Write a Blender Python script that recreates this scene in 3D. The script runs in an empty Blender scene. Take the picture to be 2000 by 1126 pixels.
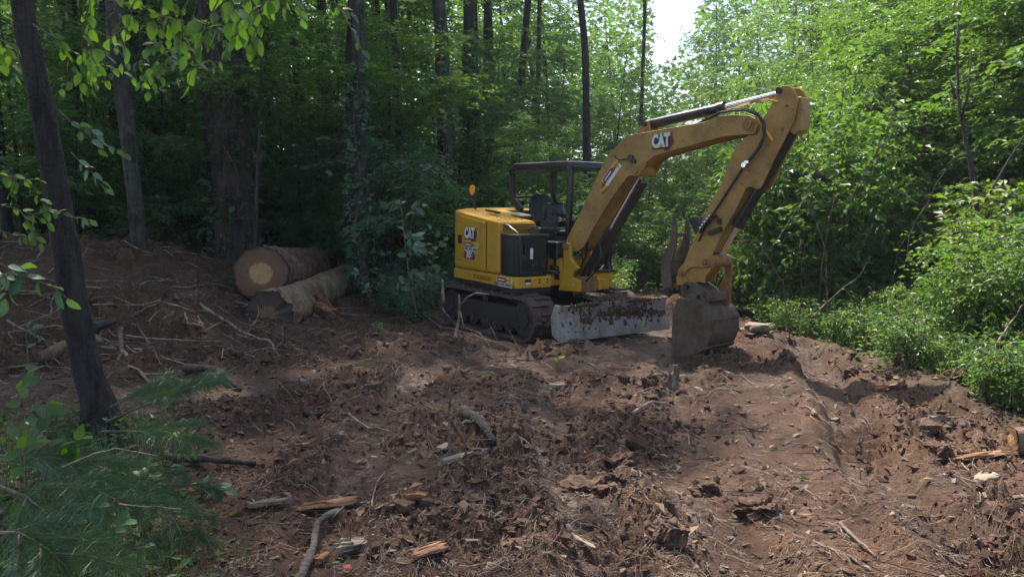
import bpy, bmesh, math, random
import numpy as np
from mathutils import Vector, Matrix
PI = math.pi
rnd = random.Random(7)
rng = np.random.default_rng(11)
scene = bpy.context.scene
C = scene.collection

# ------------------------------------------------------------------ camera, sky, sun, exposure
CAM_H = 1.64
cam = bpy.data.cameras.new('camera'); cam_o = bpy.data.objects.new('camera', cam); C.objects.link(cam_o)
cam.sensor_width = 36.0; cam.lens = 36.0 * 1400 / 2000
cam.clip_start = 0.05; cam.clip_end = 900
cam_o.location = (0, 0, CAM_H); cam_o.rotation_euler = (math.radians(90) - 0.094, 0, 0)
scene.camera = cam_o
SUN_EL, SUN_AZ = math.radians(58), math.radians(-24)      # azimuth measured from straight ahead (+Y) to the right (+X)
w = bpy.data.worlds.new('World'); scene.world = w; w.use_nodes = True
nt = w.node_tree; bg = nt.nodes['Background']
sky = nt.nodes.new('ShaderNodeTexSky'); sky.sky_type = 'NISHITA'; sky.sun_disc = False
sky.sun_elevation = SUN_EL; sky.sun_rotation = SUN_AZ % (2 * PI); sky.dust_density = 2.5; sky.air_density = 1.0
nt.links.new(sky.outputs[0], bg.inputs[0]); bg.inputs[1].default_value = 0.15
sun = bpy.data.lights.new('sun', 'SUN'); sun.energy = 5.0; sun.angle = math.radians(1.2); sun.color = (1, .94, .84)
sun_o = bpy.data.objects.new('sun', sun); C.objects.link(sun_o)
sdir = Vector((math.sin(SUN_AZ) * math.cos(SUN_EL), math.cos(SUN_AZ) * math.cos(SUN_EL), math.sin(SUN_EL)))
sun_o.rotation_euler = sdir.to_track_quat('Z', 'Y').to_euler()
scene.view_settings.view_transform = 'Standard'; scene.view_settings.look = 'None'
scene.view_settings.gamma = 1; scene.view_settings.use_curve_mapping = False
scene.view_settings.exposure = 1.1
scene.render.engine = 'CYCLES'
cy = scene.cycles
cy.max_bounces = 6; cy.diffuse_bounces = 3; cy.glossy_bounces = 2; cy.transmission_bounces = 4; cy.volume_bounces = 0
cy.transparent_max_bounces = 4; cy.caustics_reflective = False; cy.caustics_refractive = False
cy.use_denoising = True; cy.sample_clamp_indirect = 6

# ------------------------------------------------------------------ small helpers
def tag(o, label=None, cat=None, group=None, kind=None):
    if label: o['label'] = label
    if cat: o['category'] = cat
    if group: o['group'] = group
    if kind: o['kind'] = kind
    return o
def link(o, parent=None):
    C.objects.link(o)
    if parent is not None: o.parent = parent
    return o
def empty(name, loc=(0, 0, 0), rz=0.0):
    o = bpy.data.objects.new(name, None); C.objects.link(o); o.empty_display_size = .1
    o.location = loc; o.rotation_euler = (0, 0, rz); return o
def obj(name, me, parent=None, loc=None, rot=None, scale=None):
    o = bpy.data.objects.new(name, me); link(o, parent)
    if loc is not None: o.location = loc
    if rot is not None: o.rotation_euler = rot
    if scale is not None: o.scale = (scale,) * 3 if isinstance(scale, (int, float)) else scale
    return o
def npmesh(name, V, F, mat, smooth=False, attr=None):
    """V (n,3); F (m,k) one face size."""
    V = np.asarray(V, np.float32); F = np.asarray(F, np.int32)
    me = bpy.data.meshes.new(name); m, k = F.shape
    me.vertices.add(len(V)); me.vertices.foreach_set('co', V.ravel())
    me.loops.add(m * k); me.loops.foreach_set('vertex_index', F.ravel())
    me.polygons.add(m); me.polygons.foreach_set('loop_start', np.arange(0, m * k, k, dtype=np.int32))
    me.polygons.foreach_set('use_smooth', np.full(m, smooth, dtype=bool))
    if attr:
        for nm, dom, vals in attr:
            a = me.attributes.new(nm, 'FLOAT', dom); a.data.foreach_set('value', np.asarray(vals, np.float32).ravel())
    me.materials.append(mat); me.update(calc_edges=True); return me
def frame_from(d, up=Vector((0, 0, 1))):
    d = Vector(d).normalized(); s = d.cross(up)
    if s.length < 1e-4: s = d.cross(Vector((1, 0, 0)))
    s.normalize(); return d, s, s.cross(d).normalized()
class MB:
    def __init__(self, xf=None): self.v = []; self.f = []; self.xf = xf
    def add(self, vs, fs):
        b = len(self.v); self.v += [Vector(p) for p in vs]; self.f += [tuple(i + b for i in q) for q in fs]; return self
    def box(self, c, s, M=None):
        c = Vector(c); h = [q / 2 for q in s]
        vs = [Vector((x * h[0], y * h[1], z * h[2])) for x in (-1, 1) for y in (-1, 1) for z in (-1, 1)]
        if M is not None: vs = [M @ q for q in vs]
        return self.add([c + q for q in vs], [(0, 1, 3, 2), (4, 6, 7, 5), (0, 4, 5, 1), (2, 3, 7, 6), (0, 2, 6, 4), (1, 5, 7, 3)])
    def bx(self, a, b):
        return self.box([(p + q) / 2 for p, q in zip(a, b)], [abs(q - p) for p, q in zip(a, b)])
    def prism(self, pts, y0, y1):                       # polygon in XZ, extruded along Y
        n = len(pts)
        vs = [(p[0], y0, p[1]) for p in pts] + [(p[0], y1, p[1]) for p in pts]
        return self.add(vs, [tuple(range(n)), tuple(range(2 * n - 1, n - 1, -1))] + [(i, i + n, (i + 1) % n + n, (i + 1) % n) for i in range(n)])
    def prismz(self, pts, z0, z1):                      # polygon in XY, extruded along Z
        n = len(pts)
        vs = [(p[0], p[1], z0) for p in pts] + [(p[0], p[1], z1) for p in pts]
        return self.add(vs, [tuple(range(n - 1, -1, -1)), tuple(range(n, 2 * n))] + [(i, (i + 1) % n, (i + 1) % n + n, i + n) for i in range(n)])
    def tube(self, pts, rad, n=8, caps=True):
        pts = [Vector(p) for p in pts]; m = len(pts)
        if not hasattr(rad, '__len__'): rad = [rad] * m
        b = len(self.v); up = None
        for i, p in enumerate(pts):
            d = (pts[min(i + 1, m - 1)] - pts[max(i - 1, 0)]).normalized()
            if up is None: _, s, up = frame_from(d)
            else:
                s = d.cross(up)
                s = s.normalized() if s.length > 1e-5 else frame_from(d)[1]
                up = s.cross(d).normalized()
            for k in range(n):
                a = 2 * PI * k / n
                self.v.append(p + (s * math.cos(a) + up * math.sin(a)) * rad[i])
        for i in range(m - 1):
            for k in range(n):
                self.f.append((b + i * n + k, b + i * n + (k + 1) % n, b + (i + 1) * n + (k + 1) % n, b + (i + 1) * n + k))
        if caps:
            self.f.append(tuple(b + k for k in range(n - 1, -1, -1))); self.f.append(tuple(b + (m - 1) * n + k for k in range(n)))
        return self
    def cyl(self, a, b, r, n=16, r2=None): return self.tube([a, b], [r, r if r2 is None else r2], n)
    def mesh(self, name, mat, smooth=False):
        me = bpy.data.meshes.new(name); vs = self.v
        if self.xf is not None: vs = [self.xf @ q for q in vs]
        me.from_pydata([tuple(q) for q in vs], [], self.f); me.materials.append(mat)
        if smooth: me.polygons.foreach_set('use_smooth', [True] * len(me.polygons))
        me.update(); return me
    def build(self, name, mat, parent=None, bevel=0.0, smooth=False, seg=2):
        o = obj(name, self.mesh(name, mat, smooth or bevel > 0), parent)
        if bevel:
            b = o.modifiers.new('bevel', 'BEVEL'); b.width = bevel; b.segments = seg; b.limit_method = 'ANGLE'; b.angle_limit = .6
            b.use_clamp_overlap = True; b.harden_normals = True
        elif smooth:
            o.data.set_sharp_from_angle(angle=.7)
        return o

# ------------------------------------------------------------------ numpy noise
_perm = np.arange(512); np.random.default_rng(5).shuffle(_perm); _perm = np.concatenate([_perm, _perm, _perm])
_ga = np.random.default_rng(6).uniform(0, 2 * PI, 512); _gx, _gy = np.cos(_ga), np.sin(_ga)
def pn(x, y, seed=0):
    x = np.asarray(x, float) + seed * 17.31; y = np.asarray(y, float) - seed * 9.77
    xi = np.floor(x).astype(int); yi = np.floor(y).astype(int); xf = x - xi; yf = y - yi
    u = xf ** 3 * (xf * (xf * 6 - 15) + 10); v = yf ** 3 * (yf * (yf * 6 - 15) + 10)
    def g(ix, iy, dx, dy):
        h = _perm[(_perm[ix & 511] + iy) & 511]; return _gx[h] * dx + _gy[h] * dy
    a = g(xi, yi, xf, yf); b = g(xi + 1, yi, xf - 1, yf); c = g(xi, yi + 1, xf, yf - 1); d = g(xi + 1, yi + 1, xf - 1, yf - 1)
    return ((a + (b - a) * u) + ((c + (d - c) * u) - (a + (b - a) * u)) * v) * 1.5
def sm(t): t = np.clip(t, 0, 1); return t * t * (3 - 2 * t)
def seg_dist(x, y, pts):
    """distance to a polyline, and arc length at the closest point"""
    best = np.full(np.shape(x), 1e9); arc = np.zeros(np.shape(x)); s0 = 0
    for (ax, ay), (bx, by) in zip(pts[:-1], pts[1:]):
        L = math.hypot(bx - ax, by - ay); t = np.clip(((x - ax) * (bx - ax) + (y - ay) * (by - ay)) / L ** 2, 0, 1)
        d = np.hypot(x - ax - t * (bx - ax), y - ay - t * (by - ay)); m = d < best
        best = np.where(m, d, best); arc = np.where(m, s0 + t * L, arc); s0 += L
    return best, arc

# ------------------------------------------------------------------ terrain
RUTS = [([(3.6, 9.0), (3.25, 7.4), (2.95, 6.2), (2.55, 5.0), (2.3, 3.8), (2.1, 2.0)], .24, .06),
        ([(1.9, 8.4), (1.75, 7.0), (1.45, 5.6), (1.15, 4.4), (1.0, 2.4)], .26, .03),
        ([(.9, 8.6), (.5, 7.4), (.3, 6.2), (.35, 4.6), (.5, 3.2), (.6, 1.5)], .24, .035),
        ([(-.6, 9.0), (-1.0, 7.3), (-1.1, 5.5), (-1.0, 4.0), (-.8, 2.0)], .25, .03)]
def macro(x, y):
    x = np.asarray(x, float); y = np.asarray(y, float)
    z = 1.15 * sm((-x - 2.3) / 5.0) * sm((y - 6.2) / 5.5)
    z = z + .10 * sm((-x - 2.2) / 2.0) * sm((y - 3.0) / 3)
    z = z + np.clip(y - 13, 0, 60) * .022 + .35 * sm((y - 13) / 6) * sm((x + 4) / 3)
    bank = np.clip(x - 4.1 - .25 * np.clip(y - 9, 0, 6), 0, 14)
    z = z + .20 * bank * sm((y - 1) / 4)
    z = z + .12 * np.exp(-((x - 2.35) / .9) ** 2 - ((y - 9.0) / .6) ** 2)
    z = z + .16 * np.exp(-((x - 4.0 + .06 * (y - 6)) / .35) ** 2) * sm((y - 3) / 2) * sm((9.5 - y) / 2)
    return z
def clear_mask(x, y):        # 1 on the churned dirt, 0 on the vegetated ground
    r = sm((4.0 + .3 * pn(y * .9, x * .3, 3) + .3 * np.clip(y - 11, 0, 5) - x) / .5)
    left = np.maximum(sm((x + 1.7 + .6 * (y - 3.2) + .3 * pn(x * 1.5, y * 1.5, 5)) / .5), sm((y - 5.4) / .7))
    return r * sm((17 + pn(x * .4, y * .4, 4) * 2 - y) / 3) * left
def smooth_mask(x, y):
    s = sm((pn(x * .55, y * .55, 8) + .28 * pn(x * 2, y * 2, 9) - .12) / .3)
    for pts, wd, dp in RUTS:
        d, _ = seg_dist(x, y, pts); s = np.maximum(s * 1.0, sm((wd * 1.05 - d) / .12) * sm((pn(x * .9, y * .9, 12) + .35) / .3))
    return s * clear_mask(x, y) * (1 - .85 * sm((-x - 1.8) / 1.2) * sm((y - 5.5) / 1.5))
def H(x, y, fine=True):
    x = np.asarray(x, float); y = np.asarray(y, float)
    z = macro(x, y)
    mach = sm((1.9 - np.hypot((x - .45) * .8, (y - 10.9))) / .8)
    z = z + .10 * pn(x * .45, y * .45, 1) * (1 - mach) + .055 * pn(x * 1.1, y * 1.1, 2) * (1 - mach * .8)
    for pts, wd, dp in RUTS:
        d, s = seg_dist(x, y, pts)
        prof = sm((wd - d) / .09)
        z = z - dp * 1.6 * prof + dp * 1.5 * np.exp(-((d - wd - .10) / .09) ** 2) * (.7 + .6 * pn(x * 2, y * 2, 34))
        if fine:
            cle = np.abs(((s / .135 + .15 * pn(x * 2, y * 2, 33)) % 1) - .5) * 2
            z = z + .034 * sm((cle - .35) / .3) * prof * sm((pn(x * .8, y * .8, 14) + (.75 if wd < .245 and dp > .05 else .35)) / .3)
    if fine:
        rgh = (1 - .78 * smooth_mask(x, y)) * (1 - .6 * mach)
        heap = (.6 + 1.5 * sm((-x - 2.0) / 2) * sm((y - 6) / 2)) * (1 - .8 * np.exp(-((x + 3.3) / 1.1) ** 2 - ((y - 10.6) / 1.2) ** 2))
        wx_ = x + .06 * pn(x * 5, y * 5, 41); wy_ = y + .06 * pn(x * 5, y * 5, 42)
        clod = pn(wx_ * 2.6, wy_ * 2.6, 20) * .06 + np.abs(pn(wx_ * 5.2, wy_ * 5.2, 21)) * .060
        lump = np.minimum(np.abs(pn(wx_ * 11, wy_ * 11, 22)) * 1.6, .55)          # flat topped clods with sharp gaps between them
        clod = clod + lump * .042 + np.minimum(np.abs(pn(wx_ * 23, wy_ * 23, 23)) * 1.6, .6) * .016 + pn(x * 50, y * 50, 24) * .006
        sx_ = x * .97 - y * .24; sy_ = x * .24 + y * .97
        clod = clod + np.abs(pn(sx_ * 7 + .5 * pn(x, y, 44), sy_ * 1.1, 43)) * .05
        patch = .35 + 1.1 * sm((pn(x * .8, y * .8, 27) + .35) / .6)
        z = z + clod * rgh * patch * (.75 + heap * .5) * (.3 + .7 * clear_mask(x, y)) - .03 - .05 * np.clip(heap - .6, 0, 2)
        z = z + .006 * pn(x * 30, y * 18, 25) + .010 * np.abs(pn(x * 9 + y * 2.2, y * 1.6, 45)) + .012 * pn(x * 5, y * 5, 26)
    return z
def hz(x, y): return float(H(np.array([x]), np.array([y]))[0])

# ------------------------------------------------------------------ materials
def mat(name):
    m = bpy.data.materials.new(name); m.use_nodes = True
    return m, m.node_tree, m.node_tree.nodes['Principled BSDF']
def N(nt, t, **k):
    n = nt.nodes.new('ShaderNode' + t)
    for a, b in k.items(): setattr(n, a, b)
    return n
def noise(nt, scale, detail=4, rough=.6, coord='Object', vec=None, sc3=None):
    n = N(nt, 'TexNoise'); n.inputs['Scale'].default_value = scale; n.inputs['Detail'].default_value = detail; n.inputs['Roughness'].default_value = rough
    if vec is None:
        tc = N(nt, 'TexCoord'); vec = tc.outputs[coord]
    if sc3:
        mp = N(nt, 'Mapping'); mp.inputs['Scale'].default_value = sc3; nt.links.new(vec, mp.inputs[0]); vec = mp.outputs[0]
    nt.links.new(vec, n.inputs['Vector']); return n.outputs['Fac']
def ramp(nt, fac, stops):
    r = N(nt, 'ValToRGB'); e = r.color_ramp.elements
    while len(e) < len(stops): e.new(.5)
    for q, (p, c) in zip(e, stops): q.position = p; q.color = tuple(c) + (1,) if len(c) == 3 else c
    nt.links.new(fac, r.inputs[0]); return r.outputs[0]
def mixc(nt, fac, a, b):
    m = N(nt, 'Mix', data_type='RGBA')
    for s, q in ((m.inputs[0], fac), (m.inputs[6], a), (m.inputs[7], b)):
        if isinstance(q, (int, float)): s.default_value = q
        elif isinstance(q, tuple): s.default_value = q + (1,) if len(q) == 3 else q
        else: nt.links.new(q, s)
    return m.outputs[2]
def bump(nt, p, h, strength, dist=.01):
    b = N(nt, 'Bump'); b.inputs['Strength'].default_value = strength; b.inputs['Distance'].default_value = dist
    nt.links.new(h, b.inputs['Height']); nt.links.new(b.outputs[0], p.inputs['Normal'])
def g(v): return (v, v, v)
MUD = (.105, .057, .036)
def dirty(name, col, rough, dirt=.4, metal=0.0, mud=MUD, scale=6, spots=True, low=None, lowz=(.2, .8), sc3=None):
    """a paint or metal with mud film, splashes and scuffs; more mud lower on the machine when low is set"""
    m, t, p = mat(name)
    a = noise(t, scale, 6, .7, sc3=sc3); b = noise(t, scale * 7, 5, .7)
    film = ramp(t, a, [(max(0, .62 - dirt * .5), g(0)), (max(.02, .98 - dirt * .5), g(1))])
    base = mixc(t, noise(t, 2.2, 3), tuple(q * .84 for q in col), col)
    c = mixc(t, film, base, mud)
    if spots:
        sp = ramp(t, b, [(.66 - dirt * .12, g(0)), (.70 - dirt * .12, g(1))]); c = mixc(t, sp, c, mud)
    if low is not None:
        tc = N(t, 'TexCoord'); sx = N(t, 'SeparateXYZ'); t.links.new(tc.outputs['Object'], sx.inputs[0])
        mr = N(t, 'MapRange'); mr.inputs[1].default_value = lowz[1]; mr.inputs[2].default_value = lowz[0]; t.links.new(sx.outputs[2], mr.inputs[0])
        ad = N(t, 'Math', operation='ADD'); t.links.new(mr.outputs[0], ad.inputs[0]); t.links.new(noise(t, 9, 5, .75), ad.inputs[1])
        c = mixc(t, ramp(t, ad.outputs[0], [(1.05 - low, g(0)), (1.2 - low, g(1))]), c, mud)
    t.links.new(c, p.inputs['Base Color'])
    rr = ramp(t, film, [(0, g(rough)), (1, g(.85))]); t.links.new(rr, p.inputs['Roughness'])
    p.inputs['Metallic'].default_value = metal
    bump(t, p, b, .12, .004); return m
YELLOW = (.62, .33, .022)
M = {}
M['yellow'] = dirty('yellow_paint', YELLOW, .36, .16, scale=3)
M['yellow_boom'] = dirty('yellow_boom_paint', (.43, .24, .05), .45, .36, scale=3.2, mud=(.16, .085, .04))
M['yellow_rusty'] = dirty('worn_yellow_paint', (.46, .21, .04), .55, .6, scale=5, mud=(.12, .07, .05))
M['black'] = dirty('black_plastic', (.012, .012, .014), .35, .22, mud=(.09, .07, .06))
M['black_gloss'] = dirty('black_paint', (.010, .010, .012), .28, .12, mud=(.08, .065, .06))
M['dark_steel'] = dirty('dark_steel', (.02, .018, .019), .6, .5, mud=(.055, .034, .025))
M['rubber'] = dirty('track_rubber', (.018, .017, .017), .8, .75, mud=(.11, .068, .05), scale=8)
M['muddy_steel'] = dirty('muddy_bucket_steel', (.15, .105, .075), .5, .62, mud=(.07, .038, .024), scale=5)
M['white'] = dirty('white_blade_paint', (.40, .375, .335), .5, .60, mud=(.12, .068, .044), scale=2.4, sc3=(1, 1, .3))
M['chrome'], t_, p_ = mat('chrome_rod'); p_.inputs['Metallic'].default_value = 1; p_.inputs['Base Color'].default_value = (.75, .75, .78, 1); p_.inputs['Roughness'].default_value = .15
def plain(name, col, rough=.6, metal=0, emis=None):
    m, t, p = mat(name)
    c = mixc(t, noise(t, 30, 3), tuple(q * .85 for q in col), col); t.links.new(c, p.inputs['Base Color'])
    p.inputs['Roughness'].default_value = rough; p.inputs['Metallic'].default_value = metal; return m
M['decal_black'] = plain('decal_black', (.02, .02, .022)); M['decal_white'] = plain('decal_white', (.75, .75, .73)); M['decal_red'] = plain('decal_maroon', (.22, .015, .03))
M['decal_yellow'] = plain('decal_yellow', (.72, .45, .05)); M['orange'] = plain('orange_plastic', (.85, .38, .02), .4)
M['seat'] = plain('seat_vinyl', (.02, .02, .022), .42); M['cream'] = plain('cream_plastic', (.75, .62, .42), .5)

def leafmat(name, c0, c1, c2=None, trans=.45, rough=.45):
    m, t, p = mat(name)
    at = N(t, 'Attribute', attribute_name='var')
    stops = [(0, c0), (.75, c1)] + ([(1, c2)] if c2 else [])
    col = ramp(t, at.outputs['Fac'], stops)
    oi = N(t, 'ObjectInfo'); mm = N(t, 'MapRange'); mm.inputs[3].default_value = .7; mm.inputs[4].default_value = 1.2
    t.links.new(oi.outputs['Random'], mm.inputs[0])
    hs = N(t, 'HueSaturation'); t.links.new(mm.outputs[0], hs.inputs['Value']); t.links.new(col, hs.inputs['Color']); col = hs.outputs[0]
    t.links.new(col, p.inputs['Base Color']); p.inputs['Roughness'].default_value = rough
    tr = N(t, 'BsdfTranslucent'); tc_ = mixc(t, .6, col, (.22, .42, .02)); 
    m2 = N(t, 'Mix', data_type='RGBA'); m2.blend_type = 'MULTIPLY'; m2.inputs[0].default_value = 0; 
    t.links.new(tc_, tr.inputs[0])
    ms = N(t, 'MixShader'); ms.inputs[0].default_value = trans
    t.links.new(p.outputs[0], ms.inputs[1]); t.links.new(tr.outputs[0], ms.inputs[2])
    t.links.new(ms.outputs[0], t.nodes['Material Output'].inputs[0]); return m
M['leaf_forest'] = leafmat('shade_toned_leaves', (.028, .078, .034), (.055, .135, .048), (.10, .175, .05), .42)  # darker, cooler copy for the shaded woods; shade put into the colour
M['leaf_bright'] = leafmat('sunlit_toned_leaves', (.045, .105, .030), (.105, .19, .045), (.25, .27, .06), .42)  # lighter, yellower copy for the sunlit bank; sun put into the colour
M['leaf_blue'] = leafmat('bluish_leaves', (.045, .105, .058), (.09, .18, .105), None, .25, .5)  # pale bluish foliage; on near twigs the tone stands for reflected sky
M['leaf_near'] = leafmat('near_leaves', (.04, .11, .018), (.07, .165, .025), None, .5, .6)
M['needles'] = leafmat('pine_needles', (.024, .06, .022), (.05, .10, .038), None, .15)
M['grass'] = leafmat('grass_blades', (.05, .10, .02), (.09, .16, .03), (.25, .20, .09), .35)
M['dead_leaf'] = leafmat('dead_leaves', (.09, .045, .02), (.2, .11, .055), (.32, .2, .1), .15, .7)

def barkmat(name, dark, light, sc=9, lichen=None):
    m, t, p = mat(name)
    n1 = noise(t, sc, 6, .7, sc3=(1, 1, .16)); n2 = noise(t, 40, 4)
    c = mixc(t, ramp(t, n1, [(.40, g(0)), (.58, g(1))]), dark, light)
    if lichen: c = mixc(t, ramp(t, noise(t, 3.5, 5, .7), [(.5, g(0)), (.66, g(.8))]), c, lichen)
    t.links.new(c, p.inputs['Base Color']); p.inputs['Roughness'].default_value = .9
    ad = N(t, 'Math', operation='ADD'); t.links.new(n1, ad.inputs[0]); t.links.new(n2, ad.inputs[1]); bump(t, p, ad.outputs[0], .9, .03); return m
M['bark'] = barkmat('brown_bark', (.022, .017, .013), (.085, .068, .055), 10)
M['bark_dark'] = barkmat('dark_bark', (.010, .008, .007), (.040, .030, .024), 14)
M['bark_grey'] = barkmat('grey_bark', (.016, .013, .011), (.070, .060, .050), 9, (.10, .12, .06))
M['lichen_bark'] = barkmat('lichen_bark', (.07, .055, .045), (.16, .125, .10), 8, (.24, .23, .19))
M['log_bark'] = barkmat('wet_log_bark', (.065, .03, .022), (.22, .115, .085), 7, (.15, .14, .06))
M['log_moss'] = barkmat('mossy_log_bark', (.12, .068, .045), (.32, .21, .14), 5, (.14, .14, .05))
def woodmat(name, c0, c1, sc3=(2, 30, 30)):
    m, t, p = mat(name)
    c = mixc(t, ramp(t, noise(t, 1.0, 6, .7, sc3=sc3), [(.35, g(0)), (.65, g(1))]), c0, c1)
    c = mixc(t, ramp(t, noise(t, 8, 4), [(.46, g(0)), (.62, g(.85))]), c, (.07, .038, .024))
    t.links.new(c, p.inputs['Base Color']); p.inputs['Roughness'].default_value = .8; bump(t, p, noise(t, 1.5, 5, .7, sc3=sc3), .7, .01); return m
M['wood_raw'] = woodmat('fresh_split_wood', (.17, .07, .03), (.40, .19, .08), (3, 45, 45))
M['wood_grey'] = woodmat('weathered_wood', (.17, .12, .085), (.38, .29, .21))
M['stick'] = woodmat('stick_bark', (.09, .062, .045), (.24, .18, .13))
# ground
m, t, p = mat('churned_mud'); M['mud'] = m
tc = N(t, 'TexCoord'); O_ = tc.outputs['Object']
n1 = noise(t, .9, 6, .65, vec=O_); n2 = noise(t, 5, 6, .7, vec=O_); n3 = noise(t, 38, 5, .75, vec=O_); n4 = noise(t, 120, 3, .7, vec=O_)
c = ramp(t, n1, [(.3, (.040, .019, .011)), (.5, (.088, .042, .024)), (.72, (.165, .078, .041))])
c = mixc(t, ramp(t, n2, [(.42, g(0)), (.68, g(.75))]), c, (.036, .020, .014))
c = mixc(t, ramp(t, n3, [(.52, g(0)), (.66, g(.6))]), c, (.235, .135, .075))
c = mixc(t, ramp(t, n3, [(.30, g(.7)), (.42, g(0))]), c, (.030, .018, .012))
c = mixc(t, ramp(t, noise(t, 15, 6, .8, vec=O_), [(.56, g(0)), (.64, g(.6))]), c, (.21, .125, .080))
c = mixc(t, ramp(t, n4, [(.60, g(0)), (.68, g(.75))]), c, (.36, .25, .15))
p.inputs['Specular IOR Level'].default_value = .35
aw = N(t, 'Attribute', attribute_name='smooth_mud'); ac = N(t, 'Attribute', attribute_name='clear')
wetc = mixc(t, ramp(t, n2, [(.35, g(0)), (.65, g(1))]), (.050, .026, .017), (.145, .078, .050))
wetc = mixc(t, ramp(t, n3, [(.54, g(0)), (.68, g(.7))]), wetc, (.07, .04, .027))
fm = N(t, 'Math', operation='MULTIPLY'); fm.inputs[1].default_value = .8; t.links.new(aw.outputs['Fac'], fm.inputs[0])
c = mixc(t, fm.outputs[0], c, wetc)
litter = ramp(t, n3, [(.3, (.03, .022, .015)), (.5, (.075, .05, .032)), (.7, (.15, .10, .06))])
c = mixc(t, ac.outputs['Fac'], litter, c)
t.links.new(c, p.inputs['Base Color'])
rr = N(t, 'MapRange'); rr.inputs[3].default_value = .9; rr.inputs[4].default_value = .33; t.links.new(aw.outputs['Fac'], rr.inputs[0]); t.links.new(rr.outputs[0], p.inputs['Roughness'])
ad = N(t, 'Math', operation='ADD'); t.links.new(n3, ad.inputs[0]); t.links.new(n4, ad.inputs[1]); bump(t, p, ad.outputs[0], .8, .022)
m, t, p = mat('dirt_clods'); M['clod'] = m
n3 = noise(t, 30, 5, .75)
c = ramp(t, n3, [(.32, (.030, .017, .011)), (.5, (.088, .046, .029)), (.7, (.19, .10, .058))])
t.links.new(c, p.inputs['Base Color']); p.inputs['Roughness'].default_value = .9; bump(t, p, n3, .8, .015)
m, t, p = mat('mossy_rock'); M['rock'] = m
c = ramp(t, noise(t, 6, 6, .7), [(.3, (.16, .12, .09)), (.6, (.36, .27, .20))]); c = mixc(t, ramp(t, noise(t, 3, 4), [(.55, g(0)), (.65, g(.8))]), c, (.07, .08, .03))
t.links.new(c, p.inputs['Base Color']); p.inputs['Roughness'].default_value = .85; bump(t, p, noise(t, 12, 6, .7), .8, .03)

# ------------------------------------------------------------------ ground sheet
def build_ground():
    az = np.radians(np.concatenate([np.arange(-180, -44, 4.0), np.linspace(-43, 43, 660), np.arange(44.5, 180, 4.0)]))
    rr = [0.02, .5, 1.0]
    while rr[-1] < 130:
        r = rr[-1]; rr.append(r + max(.007, min(.0011 * r * r, .036)) if r < 14 else r + .036 * (r / 14) ** 2.2)
    rr += [160, 200]; rr = np.array(rr)
    A, R = np.meshgrid(az, rr); x = R * np.sin(A); y = R * np.cos(A)
    z = H(x, y); nr, na = A.shape
    V = np.stack([x, y, z], -1).reshape(-1, 3)
    i, j = np.meshgrid(np.arange(nr - 1), np.arange(na - 1), indexing='ij'); a = i * na + j
    F = np.stack([a, a + 1, a + na + 1, a + na], -1).reshape(-1, 4)[:, ::-1]
    ii = np.arange(nr - 1) * na
    S = np.stack([ii + na - 1, ii, ii + na, ii + 2 * na - 1], -1)[:, ::-1]
    me = npmesh('ground', V, np.vstack([F, S]), M['mud'], True,
                [('smooth_mud', 'POINT', smooth_mask(x, y)), ('clear', 'POINT', clear_mask(x, y))])
    tag(obj('ground', me), kind='structure')
build_ground()

# ------------------------------------------------------------------ foliage tools
def nrm(a): return a / np.maximum(np.linalg.norm(a, axis=-1, keepdims=True), 1e-9)
def leaf_arrays(P, D, Nn, L, Wd, fold=.12, droop=.15):
    D = nrm(D); S = nrm(np.cross(D, Nn)); U = np.cross(S, D); L = np.asarray(L)[:, None] * np.ones((len(P), 1)); Wd = np.asarray(Wd)[:, None] * np.ones((len(P), 1))
    mid = P + D * L * .45
    V = np.stack([P, mid + S * Wd / 2 + U * fold * Wd, P + D * L - U * L * droop, mid - S * Wd / 2 + U * fold * Wd], 1)
    n = len(P); b = np.arange(n)[:, None] * 4
    F = np.concatenate([b + [0, 1, 2], b + [0, 2, 3]], 1).reshape(-1, 3)
    return V.reshape(-1, 3), F
def leaf_mesh(name, P, D, Nn, L, Wd, mtl, var=None, fold=.12, droop=.15, r=rng):
    V, F = leaf_arrays(P, D, Nn, L, Wd, fold, droop)
    if var is None: var = r.random(len(P))
    return npmesh(name, V, F, mtl, False, [('var', 'FACE', np.repeat(var, 2))])
def twig_leaves(O, D, ln, m, L, r, flat=.5, droopy=.3):
    """leaves set alternately along twigs; O,D (k,3); returns P, Dir, Normal"""
    k = len(O); D = nrm(D); up = np.array([0, 0, 1.0]); S = nrm(np.cross(D, up) + 1e-6)
    t = (np.arange(m) + .6) / m; side = np.where(np.arange(m) % 2, 1.0, -1.0)
    ln = np.asarray(ln).reshape(-1, 1, 1) * np.ones((k, 1, 1))
    P = O[:, None] + D[:, None] * t[None, :, None] * ln - up * (t ** 2)[None, :, None] * ln * droopy
    Dr = D[:, None] * .55 + S[:, None] * side[None, :, None] * .8 + r.normal(0, .22, (k, m, 3)) - up * .15
    Nn = up + r.normal(0, flat, (k, m, 3))
    return P.reshape(-1, 3), Dr.reshape(-1, 3), Nn.reshape(-1, 3)
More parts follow.
